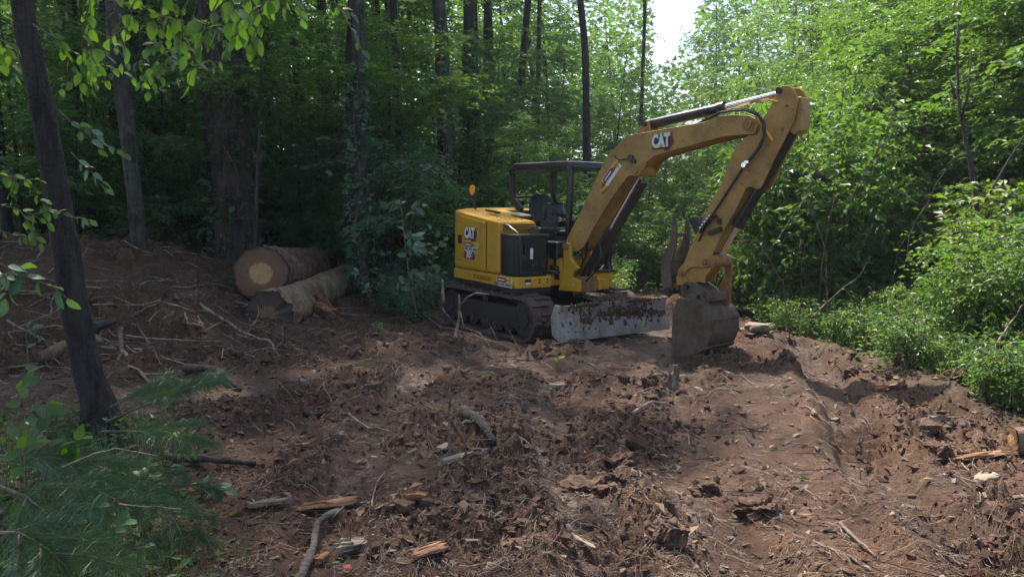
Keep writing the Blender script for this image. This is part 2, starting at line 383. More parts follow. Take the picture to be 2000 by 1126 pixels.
def tree_proto(seed, h, r0, limbs_from, nl, reach, leaf, ntw, mtl, bark, m=9, lean=.25, shape=1.0, curve=.3, twl=.45, top=True):
    """trunk with limbs (one mesh) and a crown of separate leaves (one mesh)"""
    r = np.random.default_rng(seed); mb = MB(); pts = []
    ph = r.uniform(0, 6.28); nseg = 12
    for i in range(nseg + 1):
        t = i / nseg; pts.append(Vector((lean * t * t * h * .3 * math.cos(ph) + curve * .25 * math.sin(3.1 * t + ph), lean * t * t * h * .3 * math.sin(ph) + curve * .25 * math.sin(2.3 * t + 2 * ph), t * h)))
    def at(t): q = min(t, .999) * nseg; i = int(q); return pts[i].lerp(pts[i + 1], q - i)
    rad = [max(.006, r0 * (1 - .85 * (i / nseg)) * (1.35 if i == 0 else 1)) for i in range(nseg + 1)]
    mb.tube([Vector((pts[0].x, pts[0].y, -.5))] + pts, [rad[0] * 1.15] + rad, 10)
    Os, Ds, Ls = [], [], []
    for k in range(nl):
        t = limbs_from + (1 - limbs_from) * ((k + r.uniform(0, 1)) / nl) ** .9; t = min(t, .985)
        a = k * 2.4 + r.uniform(-.5, .5); R = reach * (1 - ((t - limbs_from) / (1 - limbs_from + 1e-6)) ** 1.6 * .75) * r.uniform(.6, 1.15) * shape
        el = r.uniform(.05, .5); p = at(t); q = [p]
        d = Vector((math.cos(a) * math.cos(el), math.sin(a) * math.cos(el), math.sin(el)))
        for j in range(5):
            d = (d + Vector(r.normal(0, .14, 3)) + Vector((0, 0, -.03))).normalized(); q.append(q[-1] + d * R / 5)
        rb = max(.004, r0 * (1 - .8 * t) * .38); mb.tube(q, [rb, rb * .8, rb * .6, rb * .42, rb * .28, rb * .12], 5, False)
        nt_ = max(3, int(ntw * R / reach))
        for j in range(nt_):
            s = r.uniform(.22, 1.0) ** .8 * 5; i = min(int(s), 4); b = q[i].lerp(q[i + 1], s - i)
            off = Vector(r.normal(0, 1, 3)); off.z *= .45; off = off * reach * .13
            dd = d * .6 + Vector((math.cos(a + r.uniform(-1.6, 1.6)), math.sin(a + r.uniform(-1.6, 1.6)), r.uniform(-.25, .3)))
            Os.append(b + off); Ds.append(dd); Ls.append(r.uniform(.6, 1.3) * twl)
    P, D, Nn = twig_leaves(np.array([tuple(q) for q in Os]), np.array([tuple(q) for q in Ds]), Ls, m, leaf, r)
    n = len(P); L = leaf * r.uniform(.6, 1.25, n)
    v = np.clip(np.repeat(r.uniform(0, .7, len(Os)), m) + r.uniform(0, .3, n), 0, 1)
    return mb.mesh('trunk', bark, True), leaf_mesh('crown', P, D, Nn, L, L * .52, mtl, v, r=r)
def shrub_proto(seed, h, spread, nst, leaf, per, mtl, bark, m=7, wide=.55):
    r = np.random.default_rng(seed); mb = MB(); Os, Ds, Ls = [], [], []
    for k in range(nst):
        a = r.uniform(0, 6.28); R = spread * r.uniform(.2, 1); hh = h * r.uniform(.55, 1.05)
        q = [Vector((r.normal(0, .06), r.normal(0, .06), -.05))]
        for j in range(1, 6):
            t = j / 5; q.append(Vector((math.cos(a) * R * t ** 1.4, math.sin(a) * R * t ** 1.4, hh * t)) + Vector(r.normal(0, .03, 3)))
        mb.tube(q, [.010, .009, .007, .005, .004, .002], 4, False)
        for j in range(per):
            s = r.uniform(.15, 1) * 5; i = min(int(s), 4); b = q[i].lerp(q[i + 1], s - i)
            Os.append(b + Vector(r.normal(0, .07, 3)) * h); Ds.append(Vector((math.cos(a) * .5, math.sin(a) * .5, .1)) + Vector(r.normal(0, .6, 3))); Ls.append(r.uniform(.15, .38) * min(1, h))
    P, D, Nn = twig_leaves(np.array([tuple(q) for q in Os]), np.array([tuple(q) for q in Ds]), Ls, m, leaf, r, .55)
    n = len(P); L = leaf * r.uniform(.55, 1.25, n)
    v = np.clip(np.repeat(r.uniform(0, .7, len(Os)), m) + r.uniform(0, .3, n), 0, 1)
    return mb.mesh('stems', bark, True), leaf_mesh('foliage', P, D, Nn, L, L * wide, mtl, v, r=r)
def plant(name, protos, x, y, sc, label, cat, group=None, rz=None, parts=('trunk', 'crown'), dz=0.0, zs=1.0):
    r = empty(name, (x, y, float(macro(x, y)) + dz), rnd.uniform(0, 6.28) if rz is None else rz); r.scale = (sc, sc, sc * zs)
    tag(r, label, cat, group)
    for nm, me in zip(parts, protos): obj(nm, me, r)
    return r
def WX(u, y): return (u - 1000) / 1400 * y
def WZ(v, y): return CAM_H - (v - 431) / 1400 * y

# ------------------------------------------------------------------ trunks that can be told apart
def trunk_obj(name, pts, rad, mtl, label, n=18, ridge=.06, seed=1, nridge=14, group=None):
    """pts: (u, v) read off the photo turned into world points at depth y beforehand"""
    r = np.random.default_rng(seed)
    P = [Vector(p) for p in pts]; m_ = 64; ring = []; tot = len(P) - 1
    V = []; F = []; nn = 48
    for i in range(m_ + 1):
        s = i / m_ * tot; k = min(int(s), tot - 1); f_ = s - k
        p0 = P[max(k - 1, 0)]; p1 = P[k]; p2 = P[k + 1]; p3 = P[min(k + 2, tot)]
        c = .5 * ((2 * p1) + (p2 - p0) * f_ + (2 * p0 - 5 * p1 + 4 * p2 - p3) * f_ ** 2 + (-p0 + 3 * p1 - 3 * p2 + p3) * f_ ** 3)
        rr_ = rad[k] + (rad[k + 1] - rad[k]) * f_
        for j in range(nn):
            a = 2 * PI * j / nn
            rg = float(abs(pn(nridge * a / 6.283 + .15 * math.sin(c.z * 5), c.z * .9 / max(rr_ * 3, .2), seed))) * ridge * 2 + float(pn(a * 1.2, c.z * .8, seed + 3)) * .10
            q = rr_ * (1 - ridge + rg)
            V.append((c.x + q * math.cos(a), c.y + q * math.sin(a), c.z))
    for i in range(m_):
        for j in range(nn): F.append((i * nn + j, i * nn + (j + 1) % nn, (i + 1) * nn + (j + 1) % nn, (i + 1) * nn + j))
    root = empty(name, P[0]); tag(root, label, 'tree', group)
    V = np.array(V) - np.array(P[0])
    t_ = obj('trunk', npmesh('trunk', V, F, mtl, True), root)
    return root, P
def pxpts(y, L): return [(WX(u, y), y, WZ(v, y)) for u, v in L]
can = [tree_proto(s, 9, .02, .05, 15, 4.2, .20, 30, M['leaf_forest'], M['bark'], m=7, twl=.9, curve=0) for s in (1, 2, 3)]
def high_crown(root, pos, sc, k=0):
    o = obj('crown', can[k % 3][1], root, loc=Vector(pos) - root.location, rot=(0, 0, rnd.uniform(0, 6)), scale=sc); return o

y = 5.3
t1, P = trunk_obj('tree', pxpts(y, [(192, 880), (178, 800), (158, 720), (140, 600), (124, 440), (106, 260), (86, 120), (72, 0)]) + [(-3.7, 5.3, 5.5), (-3.9, 5.4, 8.5)],
                  [.20, .128, .106, .097, .090, .084, .078, .072, .06, .045], M['bark_dark'], 'slender dark leaning tree trunk closest to the camera at the left edge', seed=3)
high_crown(t1, (-7.5, 4.5, 6.6), .8, 0)
y = 12.0
t2, P = trunk_obj('tree', pxpts(y, [(278, 525), (274, 480), (268, 380), (262, 280), (254, 160), (246, 20), (242, -120)]) + [(-6.4, 12, 9), (-6.3, 12, 13)],
                  [.15, .125, .12, .125, .13, .125, .12, .11, .06], M['bark_grey'], 'thin straight trunk rising behind the mud bank, between near leaning trunk and big furrowed trunk', seed=4)
high_crown(t2, (-6.3, 12, 8), 1.0, 1)
y = 14.0
t3, P = trunk_obj('tree', pxpts(y, [(470, 560), (468, 500), (462, 380), (456, 250), (450, 120), (446, 0)]) + [(-5.6, 14, 9), (-5.5, 14, 14)],
                  [.54, .46, .42, .41, .40, .39, .34, .2], M['bark'], 'massive furrowed trunk standing right behind the stacked logs', ridge=.13, seed=5, nridge=20)
high_crown(t3, (-5.5, 14, 7.5), 1.15, 2)
y = 14.8
t4, P = trunk_obj('tree', pxpts(y, [(425, 545), (424, 480), (424, 300), (424, 150), (428, 0)]) + [(-6, 14.8, 9), (-6, 14.8, 14)],
                  [.26, .22, .2, .2, .19, .18, .1], M['bark_dark'], 'dark trunk pressed against the left side of the massive furrowed trunk', ridge=.1, seed=6)
y = 13.3
t5, P = trunk_obj('tree', pxpts(y, [(704, 560), (704, 520), (705, 400), (708, 260), (709, 120), (709, 0)]) + [(-2.75, 13.3, 9), (-2.7, 13.3, 14)],
                  [.17, .14, .128, .122, .118, .115, .11, .05], M['bark_grey'], 'straight grey trunk with ivy at the far end of the logs', ridge=.1, seed=7)
high_crown(t5, (-3.2, 14, 9), .6, 0)
y = 14.2
t6, P = trunk_obj('tree', pxpts(y, [(686, 550), (686, 510), (687, 400), (690, 280), (694, 120), (700, 0)]) + [(-3, 14.2, 9), (-3, 14.2, 13)],
                  [.15, .13, .12, .12, .11, .1, .1, .05], M['bark_dark'], 'dark trunk half hidden behind the ivy trunk at the end of the logs', seed=8)
y = 19.0
t7, P = trunk_obj('tree', pxpts(y, [(872, 480), (871, 340), (869, 200), (866, 80), (860, 0)]) + [(-1.95, 19, 9.5), (-2, 19, 15)],
                  [.24, .2, .19, .175, .165, .15, .08], M['bark_grey'], 'tall straight grey trunk behind the excavator mirror', ridge=.08, seed=9)
high_crown(t7, (-2.4, 19, 9.6), .9, 1)
y = 20.0
t8, P = trunk_obj('tree', pxpts(y, [(1146, 440), (1144, 300), (1142, 200), (1139, 110), (1132, 40), (1128, 0)]) + [(1.8, 20, 9.5), (1.7, 20, 14)],
                  [.13, .11, .10, .095, .09, .09, .08, .04], M['bark_dark'], 'slim dark crooked trunk rising above the excavator canopy', seed=10)
high_crown(t8, (1.6, 21, 9.6), .7, 2)
for i, (u, y, w_, b, k, lab) in enumerate([
        (308, 16.5, .21, 'bark_dark', 1, 'dark trunk in the shade between the thin left trunk and the massive one'),
        (340, 19, .08, 'bark_dark', 0, 'pencil thin trunk deep in the shade left of the massive trunk'),
        (536, 19, .09, 'bark_dark', 0, 'thin dark trunk just right of the massive furrowed trunk'),
        (603, 18, .10, 'bark_dark', 1, 'thin dark trunk above the far end of the top log'),
        (646, 23, .10, 'bark', 1, 'thin trunk just left of the ivy covered trunk'),
        (792, 17, .10, 'bark_dark', 1, 'thin dark trunk between the ivy trunk and the tall grey trunk'),
        (760, 24, .10, 'bark', 0, 'faint trunk deep in the woods right of the ivy trunk'),
        (902, 25, .22, 'bark_dark', 1, 'dark trunk close behind the right side of the tall grey trunk'),
        (928, 27, .26, 'bark_dark', 1, 'farther thick dark trunk right of the tall grey trunk'),
        (968, 29, .24, 'bark_dark', 0, 'dark distant trunk above the rear of the engine hood'),
        (1040, 27, .10, 'bark', 1, 'thin distant trunk above the canopy roof'),
        (20, 14, .10, 'bark_dark', 0, 'thin dark trunk at the far left edge behind the mud bank'),
        (186, 17, .09, 'bark_dark', 1, 'thin dark trunk just right of the leaning near trunk'),
        (1240, 24, .07, 'bark', 0, 'thin pale stem above the boom elbow')]):
    x = WX(u, y); dx = rnd.uniform(-.3, .3); z0 = float(macro(x, y))
    t_, P = trunk_obj('tree', [(x, y, z0 - .3), (x + dx * .1, y, 1.5), (x + dx * .5, y, 4), (x + dx, y, 8), (x + dx, y, 13)], [w_ * 1.2, w_ * 1.02, w_, w_ * .85, w_ * .4], M[b], lab, seed=20 + i)
    if k: high_crown(t_, (x + dx, y, 8), .9, i)

# ------------------------------------------------------------------ understory and far trees
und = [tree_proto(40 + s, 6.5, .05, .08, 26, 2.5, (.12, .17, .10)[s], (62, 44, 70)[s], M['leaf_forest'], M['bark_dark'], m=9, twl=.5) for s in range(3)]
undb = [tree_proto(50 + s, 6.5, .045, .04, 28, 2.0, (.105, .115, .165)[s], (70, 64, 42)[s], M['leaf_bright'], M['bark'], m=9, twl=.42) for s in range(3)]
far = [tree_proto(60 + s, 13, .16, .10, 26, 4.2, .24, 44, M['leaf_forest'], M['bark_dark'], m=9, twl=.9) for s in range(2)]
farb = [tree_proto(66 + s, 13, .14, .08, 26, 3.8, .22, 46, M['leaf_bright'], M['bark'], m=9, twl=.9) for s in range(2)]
labs = 'shade dark understory tree with tiered leafy branches in the woods'
k = 0
for (u, y, s) in [(40, 15, .9), (150, 13.5, .7), (215, 17, 1), (330, 14.5, .75), (370, 19, 1.1), (540, 16.5, .85), (590, 20, 1.1), (650, 17, .8), (480, 22, 1.1), (120, 21, 1.1),
                  (260, 23, 1.2), (740, 19, .95), (770, 15.5, .62), (810, 22, 1.05), (560, 26, 1.3), (420, 27, 1.3), (690, 25, 1.2), (20, 26, 1.3), (920, 22, .95), (960, 25, 1.1),
                  (1010, 21, .8), (860, 27, 1.2), (1080, 24, 1.0), (1190, 22, .75), (1130, 28, 1.1), (1230, 27, .9), (310, 30, 1.4), (630, 31, 1.4), (780, 32, 1.4), (170, 31, 1.4)]:
    plant('understory_tree', und[k % 3], WX(u, y), y, s * rnd.uniform(.9, 1.1), labs, 'tree', 'understory trees in the shaded woods', zs=rnd.uniform(.95, 1.15)); k += 1
for (u, y, s) in [(1010, 18.5, .52), (1090, 19, .55), (1180, 18, .5), (1260, 19.5, .6), (1330, 20, .62), (1400, 22, .7), (1470, 19, .62), (1290, 24, .75), (1370, 27, .8), (1450, 25, .8),
                  (1520, 21, .8), (1560, 17.5, .75), (1600, 15, .66), (1640, 19, .95), (1700, 16, .8), (1740, 20, 1.05), (1780, 14.5, .75), (1830, 17.5, .95), (1890, 15, .85), (1950, 13, .8),
                  (1990, 16, 1.0), (2060, 12.5, .9), (1680, 24, 1.2), (1850, 22, 1.2), (1960, 20, 1.2), (2120, 14, 1.0), (1580, 26, 1.15), (2200, 13, 1.1)]:
    plant('sunlit_tree', undb[k % 3], WX(u, y), y, s * rnd.uniform(.92, 1.08), 'young bright green tree in the sunlit thicket along the clearing', 'tree', 'young trees in the sunlit thicket', zs=rnd.uniform(.9, 1.1)); k += 1
for i in range(46):
    u = rnd.uniform(-500, 2600) if i > 12 else rnd.uniform(0, 1200); y = rnd.uniform(30, 62)
    if 1160 < u < 1560: continue
    pr = (far if u < 1250 else farb)[i % 2]
    plant('far_tree', pr, WX(u, y), y, rnd.uniform(.9, 1.4), 'tall leafy tree far back in the woods' if u < 1250 else 'tall pale green tree behind the sunlit thicket', 'tree',
          'tall trees far back in the woods' if u < 1250 else 'tall trees behind the thicket')
for (u, y, s) in [(1300, 44, .5), (1370, 40, .6), (1530, 40, 1.0), (1205, 42, .95), (1480, 46, .86), (1590, 36, 1.1)]:
    plant('far_tree', farb[i % 2], WX(u, y), y, s, 'low distant tree in the gap under the bright sky', 'tree', 'distant trees under the gap in the canopy'); i += 1
plant('far_tree', far[0], WX(1392, 52), 52, .62, 'rounded distant bluish tree standing alone against the bright sky', 'tree', zs=2.1)
plant('far_tree', far[1], WX(1440, 56), 56, .75, 'distant tree close to the right of the rounded bluish one', 'tree', zs=1.75)
# the wood beyond
def woods(name, n, az0, az1, r0, r1, z1, leaf, mtl, gap=True, seed=1):
    r = np.random.default_rng(seed); a = np.radians(r.uniform(az0, az1, n)); R = r.uniform(r0, r1, n); z = r.uniform(0, 1, n) ** .9 * z1 * (.8 + .25 * pn(a * 9, a * 0 + 3.3, seed))
    x = R * np.sin(a); yy = R * np.cos(a)
    keep = np.ones(n, bool)
    if gap:
        u = 1000 + 1400 * np.tan(a); el = (z - CAM_H) / yy; keep = ~((u > 1266) & (u < 1350) & (el > .17 + .03 * pn(u * .05, u * 0, 4))) & ~((u >= 1342) & (u < 1500) & (el > .235 + .04 * pn(u * .02, u * 0, 4)))
    cl = pn(x * .35, z * .5, seed) + pn(yy * .35, z * .5, seed + 1); keep &= cl > -.25
    x, yy, z = x[keep], yy[keep], z[keep]; n = len(x)
    P = np.stack([x, yy, z + macro(x, yy)], -1); D = r.normal(0, 1, (n, 3)); D[:, 2] *= .4; Nn = np.array([0, 0, 1.]) + r.normal(0, .6, (n, 3))
    L = leaf * r.uniform(.6, 1.3, n); tag(obj(name, leaf_mesh(name, P, D, Nn, L, L * .6, mtl, r=r)), kind='stuff')
woods('distant_woods', 90000, -42, 42, 50, 75, 22, .55, M['leaf_forest'], seed=2)
woods('woods_floor_growth', 60000, -42, 20, 22, 45, 2.2, .20, M['leaf_forest'], seed=3)
canopy = [tree_proto(80 + s, 19, .20, .42, 22, 5.6, .26, 34, M['leaf_forest'], M['bark_dark'], m=9, twl=1.1, curve=1) for s in range(2)]
k = 0
for (u, y) in [(-120, 8), (-330, 11), (60, 17), (170, 19), (250, 16), (360, 19.5), (385, 23), (480, 23), (600, 21), (660, 25), (770, 27), (1010, 28),
               (250, 27), (450, 30), (620, 27), (890, 30), (100, 30), (1080, 38)]:
    plant('canopy_tree', canopy[k % 2], WX(u, y), y, rnd.uniform(.85, 1.1), 'tall unseen tree added for shade beside and behind the view', 'tree', 'tall shade trees of the dark woods'); k += 1
for (x, y) in [(-11, 5), (-10, 1), (-12, 7), (-7.5, -3), (-13, 13)]:  # trees added out of view, left and behind, for their shade
    plant('canopy_tree', canopy[k % 2], x, y, rnd.uniform(.85, 1.1), 'tall unseen tree added for shade beside and behind the view', 'tree', 'tall shade trees of the dark woods'); k += 1

# ------------------------------------------------------------------ the excavator
RX = Matrix.Rotation
def text_obj(s, size, mtl, parent, mw, name='lettering', sx=1.0, bold=.0, shear=0):
    cu = bpy.data.curves.new(name, 'FONT'); cu.body = s; cu.size = size; cu.extrude = .0012; cu.offset = bold; cu.shear = shear; cu.space_character = 1.0
    cu.align_x = 'CENTER'; cu.align_y = 'CENTER'
    tmp = bpy.data.objects.new('tmp', cu); C.objects.link(tmp); dg = bpy.context.evaluated_depsgraph_get()
    me = bpy.data.meshes.new_from_object(tmp.evaluated_get(dg)); bpy.data.objects.remove(tmp)
    me.materials.clear(); me.materials.append(mtl); me.transform(Matrix.Diagonal((sx, 1, 1, 1))); me.transform(mw)
    return obj(name, me, parent)
def side_mw(x, z, y, ang=0.0, tilt=0.0):    # text standing on a face that looks towards -Y, running along +X
    return Matrix.Translation((x, y, z)) @ RX(tilt, 4, 'Z') @ RX(-ang, 4, 'Y') @ RX(PI / 2, 4, 'X')
EX = empty('excavator', (.364, 11.089, 0.0), .615 - PI / 2)
tag(EX, 'yellow mini excavator with black canopy, white blade and bucket resting in the mud', 'excavator')
LOW = RX(.02, 4, 'Y'); UP = LOW @ RX(-.078, 4, 'Z')
BM = Matrix.Translation((1.151, .002, 0)) @ RX(.72 - .615, 4, 'Z')
def up(): return MB(UP)
def lo(): return MB(LOW)
def bo(): return MB(BM)
# tracks
def stadium(r0, zc, x0, x1, n=10, r1=None):
    r1 = r1 or r0; pts = []
    for i in range(n + 1): a = -PI / 2 - PI * i / n; pts.append((x0 + r0 * math.cos(a), zc + r0 * math.sin(a)))
    for i in range(n + 1): a = PI / 2 - PI * i / n; pts.append((x1 + r1 * math.cos(a), zc + r1 * math.sin(a)))
    return pts
for sy in (-1, 1):
    ya, yb = (-.99, -.59) if sy < 0 else (.59, .99)
    outer = stadium(.31, .31, -.98, .98); inner = stadium(.265, .31, -.98, .98)
    b = lo(); n = len(outer)
    for P_, y_ in ((outer, ya), (outer, yb), (inner, ya), (inner, yb)): b.v += [Vector((p[0], y_, p[1])) for p in P_]
    for i in range(n):
        j = (i + 1) % n
        b.f += [(i, j, n + j, n + i), (2 * n + j, 2 * n + i, 3 * n + i, 3 * n + j), (j, i, 2 * n + i, 2 * n + j), (n + i, n + j, 3 * n + j, 3 * n + i)]
    tr = b.build('track', M['rubber'], EX, smooth=True)
    # lugs: walk round the belt
    per = []; tot = 0
    loop = outer + [outer[0]]
    for p, q in zip(loop[:-1], loop[1:]): per.append((tot, p, q)); tot += math.hypot(q[0] - p[0], q[1] - p[1])
    nl = 46
    for k in range(nl):
        s = k / nl * tot
        for (s0, p, q) in per:
            L = math.hypot(q[0] - p[0], q[1] - p[1])
            if s0 <= s <= s0 + L + 1e-9:
                t = (s - s0) / L; px_, pz_ = p[0] + (q[0] - p[0]) * t, p[1] + (q[1] - p[1]) * t; dx, dz = (q[0] - p[0]) / L, (q[1] - p[1]) / L
                # outward normal
                nx, nz = -dz, dx
                Mx = Matrix(((dx, 0, nx), (0, 1, 0), (dz, 0, nz)))
                l = lo(); off = .06 if k % 2 else -.06
                l.box((px_ + nx * .010, (ya + yb) / 2 + off * sy, pz_ + nz * .010), (.050, .27, .045), Mx)
                l.build('lug', M['rubber'], tr, bevel=.006, seg=1); break
    f = lo(); f.bx((-.80, ya + .045, .15), (.80, yb - .045, .46)); f.build('track_frame', M['dark_steel'], tr, bevel=.03)
    face = ya if sy < 0 else yb
    for nm, x_, r_ in [('sprocket', -.98, .25), ('idler', .98, .255)] + [('roller', -.62 + .31 * q, .10) for q in range(5)] + [('carrier_roller', 0, .07)]:
        z_ = .31 if nm in ('sprocket', 'idler') else (.155 if nm == 'roller' else .50)
        c_ = lo(); e = .035 if nm == 'roller' else .05
        c_.cyl((x_, face - sy * e, z_), (x_, face - sy * .33, z_), r_, 20).cyl((x_, face - sy * (e - .02), z_), (x_, face - sy * .10, z_), r_ * .45, 14)
        if nm in ('sprocket', 'idler'):
            for q in range(8): a = q * PI / 4; c_.cyl((x_ + .6 * r_ * math.cos(a), face - sy * (e - .015), z_ + .6 * r_ * math.sin(a)), (x_ + .6 * r_ * math.cos(a), face - sy * .09, z_ + .6 * r_ * math.sin(a)), .016, 6)
        c_.build(nm, M['dark_steel'], tr, bevel=.008, smooth=True)
c_ = lo(); c_.bx((-.55, -.62, .22), (.55, .62, .50)).cyl((0, 0, .48), (0, 0, .66), .36, 28).bx((.3, -.34, .26), (1.0, .34, .44)); c_.build('car_body', M['dark_steel'], EX, bevel=.02)
# blade
def blade_profile(): return [(1.86, .03), (1.83, .16), (1.775, .27), (1.76, .36), (1.80, .45), (1.785, .455), (1.735, .365), (1.745, .265), (1.80, .15), (1.825, .02)]
BLX = LOW @ Matrix.Translation((0, 0, .14))
b = MB(BLX); b.prism(blade_profile(), -.96, .96); bl = b.build('blade', M['white'], EX, bevel=.004)
for s in (-1, 1):
    e = MB(BLX); e.prism([(1.88, .01), (1.84, .17), (1.79, .28), (1.785, .40), (1.81, .46), (1.70, .46), (1.62, .28), (1.66, .06), (1.78, .0)], s * .96, s * .99); e.build('side_plate', M['white'], bl, bevel=.004)
e = MB(BLX); e.box((1.855, 0, .055), (.018, 1.96, .11), RX(-.16, 3, 'Y')); e.build('cutting_edge', M['white'], bl, bevel=.003)
for s in (-1, 1):
    a = lo(); a.tube([(.75, s * .36, .30), (1.25, s * .38, .34), (1.74, s * .40, .36)], [.06, .055, .05], 8).box((1.70, s * .40, .36), (.08, .10, .26)); a.build('blade_arm', M['dark_steel'], EX, bevel=.01)
a = lo(); a.cyl((.62, 0, .48), (1.30, 0, .52), .055, 14).cyl((1.3, 0, .52), (1.66, 0, .50), .028, 12).box((1.36, -.12, .60), (.46, .16, .02), RX(.1, 3, 'Y')); a.build('blade_cylinder', M['black'], EX, smooth=True)

# upper frame and bodywork
rail = [(-.92, -.965), (.90, -.965), (.96, -.90), (.96, -.36), (.80, -.30), (.80, .16), (.96, .18), (.96, .72), (.70, .86), (-.80, .94), (-1.12, .62), (-1.22, .2), (-1.22, -.3), (-1.10, -.70)]
b = up(); b.prismz(rail, .725, .885); fr = b.build('frame', M['yellow'], EX, bevel=.018)
b = up(); b.prismz([(p[0] * .93, p[1] * .93) for p in rail], .66, .726); b.build('belly_plate', M['dark_steel'], EX)
# engine hood: right rear, sloping down to the front, wraps round the back
def hood_block(poly, z0, ztop):   # ztop(x, y)
    b = up(); n = len(poly)
    b.v += [Vector((p[0], p[1], z0)) for p in poly] + [Vector((p[0], p[1], ztop(*p))) for p in poly]
    b.f += [tuple(range(n - 1, -1, -1)), tuple(range(n, 2 * n))] + [(i, (i + 1) % n, (i + 1) % n + n, i + n) for i in range(n)]
    return b
zt = lambda x, y: 1.785 - .115 * (x + .82) + .012 * (y + .96)
b = hood_block([(-.90, -.96), (.50, -.96), (.50, -.34), (-.30, -.30), (-.50, .10), (-.62, .86), (-.80, .93), (-1.10, .60), (-1.19, .2), (-1.19, -.3), (-1.08, -.70)], .892, zt)
hood = b.build('engine_hood', M['yellow'], EX, bevel=.035, seg=3)
b = up(); z_ = lambda x: zt(x, -.96) - .06
b.add([(-.86, -.972, .93), (.10, -.972, .93), (.13, -.972, z_(.13)), (-.82, -.972, z_(-.82)), (-.86, -.955, .93), (.10, -.955, .93), (.13, -.955, z_(.13)), (-.82, -.955, z_(-.82))],
      [(0, 1, 2, 3), (7, 6, 5, 4), (0, 4, 5, 1), (1, 5, 6, 2), (2, 6, 7, 3), (3, 7, 4, 0)])
dr = b.build('side_door', M['yellow'], EX, bevel=.012)
b = up(); b.add([(-.80, -.975, 1.00), (-.06, -.975, 1.00), (.0, -.975, 1.10), (-.02, -.975, 1.55), (-.12, -.975, 1.62), (-.70, -.975, 1.66), (-.72, -.9815, 1.6), (-.14, -.9815, 1.57), (-.08, -.9815, 1.5), (-.06, -.9815, 1.14), (-.10, -.9815, 1.04), (-.74, -.9815, 1.04)],
      [(0, 1, 10, 11), (1, 2, 9, 10), (2, 3, 8, 9), (3, 4, 7, 8), (4, 5, 6, 7), (11, 10, 9, 8, 7, 6), (5, 0, 11, 6)]); b.build('pressed_panel', M['yellow'], dr, smooth=True)
b = up(); b.bx((-.735, -.988, 1.275), (-.60, -.970, 1.41)); hd = b.build('door_latch', M['black'], dr, bevel=.01)
b = up(); b.cyl((-.665, -.999, 1.345), (-.665, -.985, 1.345), .018, 10); b.build('keyhole', M['chrome'], hd)
b = up(); b.bx((.145, -.968, .92), (.157, -.950, 1.625)); b.build('panel_seam', M['black'], hood)
# slotted grille under the front edge of the hood
b = up(); b.bx((.50, -.93, 1.50), (.53, -.36, 1.615)); gr = b.build('hood_grille', M['yellow'], EX, bevel=.006)
for i in range(22):
    for j in range(3):
        s = up(); s.box((.533, -.905 + i * .0245 + (j % 2) * .008, 1.525 + j * .032), (.006, .012, .021), RX(.5, 3, 'X')); s.build('slot_shade', M['decal_black'], gr)  # solid dark boxes stand for the shade inside open slots
b = up(); b.tube([(-.40, -.60, 1.76), (-.40, -.60, 1.785), (-.14, -.64, 1.77), (-.14, -.64, 1.74)], .018, 8); b.box((-.28, -.62, 1.775), (.36, .07, .028), RX(.1, 3, 'Y')); b.build('hood_handle', M['black'], EX, bevel=.006)
b = up(); b.box((.02, -.30, 1.735), (.34, .16, .03), RX(.1, 3, 'Y')); b.build('hood_cover', M['cream'], EX, bevel=.01)
for i in range(9):
    x_, y_ = rnd.uniform(-.1, .45), rnd.uniform(-.85, -.4); s = up(); s.cyl((x_, y_, zt(x_, y_) - .002), (x_, y_, zt(x_, y_) + .006), .011, 8); s.build('bolt', M['black'], hood)
# black tank and radiator side, its trim panel left off
b = up(); b.prismz([(.505, -.93), (.80, -.945), (.91, -.88), (.925, -.42), (.87, -.36), (.505, -.36)], .888, 1.455); tk = b.build('fluid_tank', M['black_gloss'], EX, bevel=.03, seg=3)
b = up(); b.prismz([(.52, -.94), (.81, -.952), (.925, -.885), (.935, -.41), (.88, -.35), (.52, -.35)], 1.425, 1.468); b.build('tank_top', M['black'], tk, bevel=.012)
b = up(); b.cyl((.74, -.52, 1.46), (.74, -.52, 1.53), .075, 20).cyl((.74, -.52, 1.53), (.74, -.52, 1.545), .095, 20).cyl((.74, -.52, 1.56), (.74, -.52, 1.575), .085, 20).cyl((.74, -.52, 1.545), (.74, -.52, 1.56), .05, 14); b.build('filler_cap', M['muddy_steel'], EX, smooth=True)
b = up(); b.tube([(.52, -.86, 1.59), (.62, -.86, 1.575), (.86, -.87, 1.49), (.93, -.87, 1.43), (.945, -.87, 1.3), (.945, -.86, .92)], .017, 8); b.build('prop_rod', M['black'], EX, smooth=True)
b = up(); b.bx((.925, -.70, 1.13), (.932, -.655, 1.28)); b.build('white_label', M['decal_white'], tk)
b = up(); b.bx((.92, -.80, 1.2), (.95, -.74, 1.36)).bx((.915, -.84, .90), (.945, -.50, .95)); b.build('bracket', M['black'], tk, bevel=.008)
for i in range(16):
    s = up(); y_ = rnd.uniform(-.86, -.42); z_ = rnd.uniform(.92, 1.12) if i < 11 else rnd.uniform(1.1, 1.4); s.cyl((.91, y_, z_), (.934, y_, z_), rnd.uniform(.006, .012), 8); s.build('fastener', M['muddy_steel'], tk)
for i, (x_, y0) in enumerate([(.963, -.82), (.963, -.66)]):
    s = up(); s.cyl((.95, -.56 + i * .13, .84), (.966, -.56 + i * .13, .84), .014, 8).cyl((.95, -.56 + i * .13, .80), (.966, -.56 + i * .13, .80), .014, 8); s.build('bolt', M['decal_black'], fr)
s = up(); s.bx((.955, -.80, .775), (.9635, -.70, .85)); p1 = s.build('warning_sticker', M['decal_black'], fr); s = up(); s.bx((.96, -.79, .78), (.966, -.71, .81)); s.build('sticker_patch', M['decal_white'], p1)
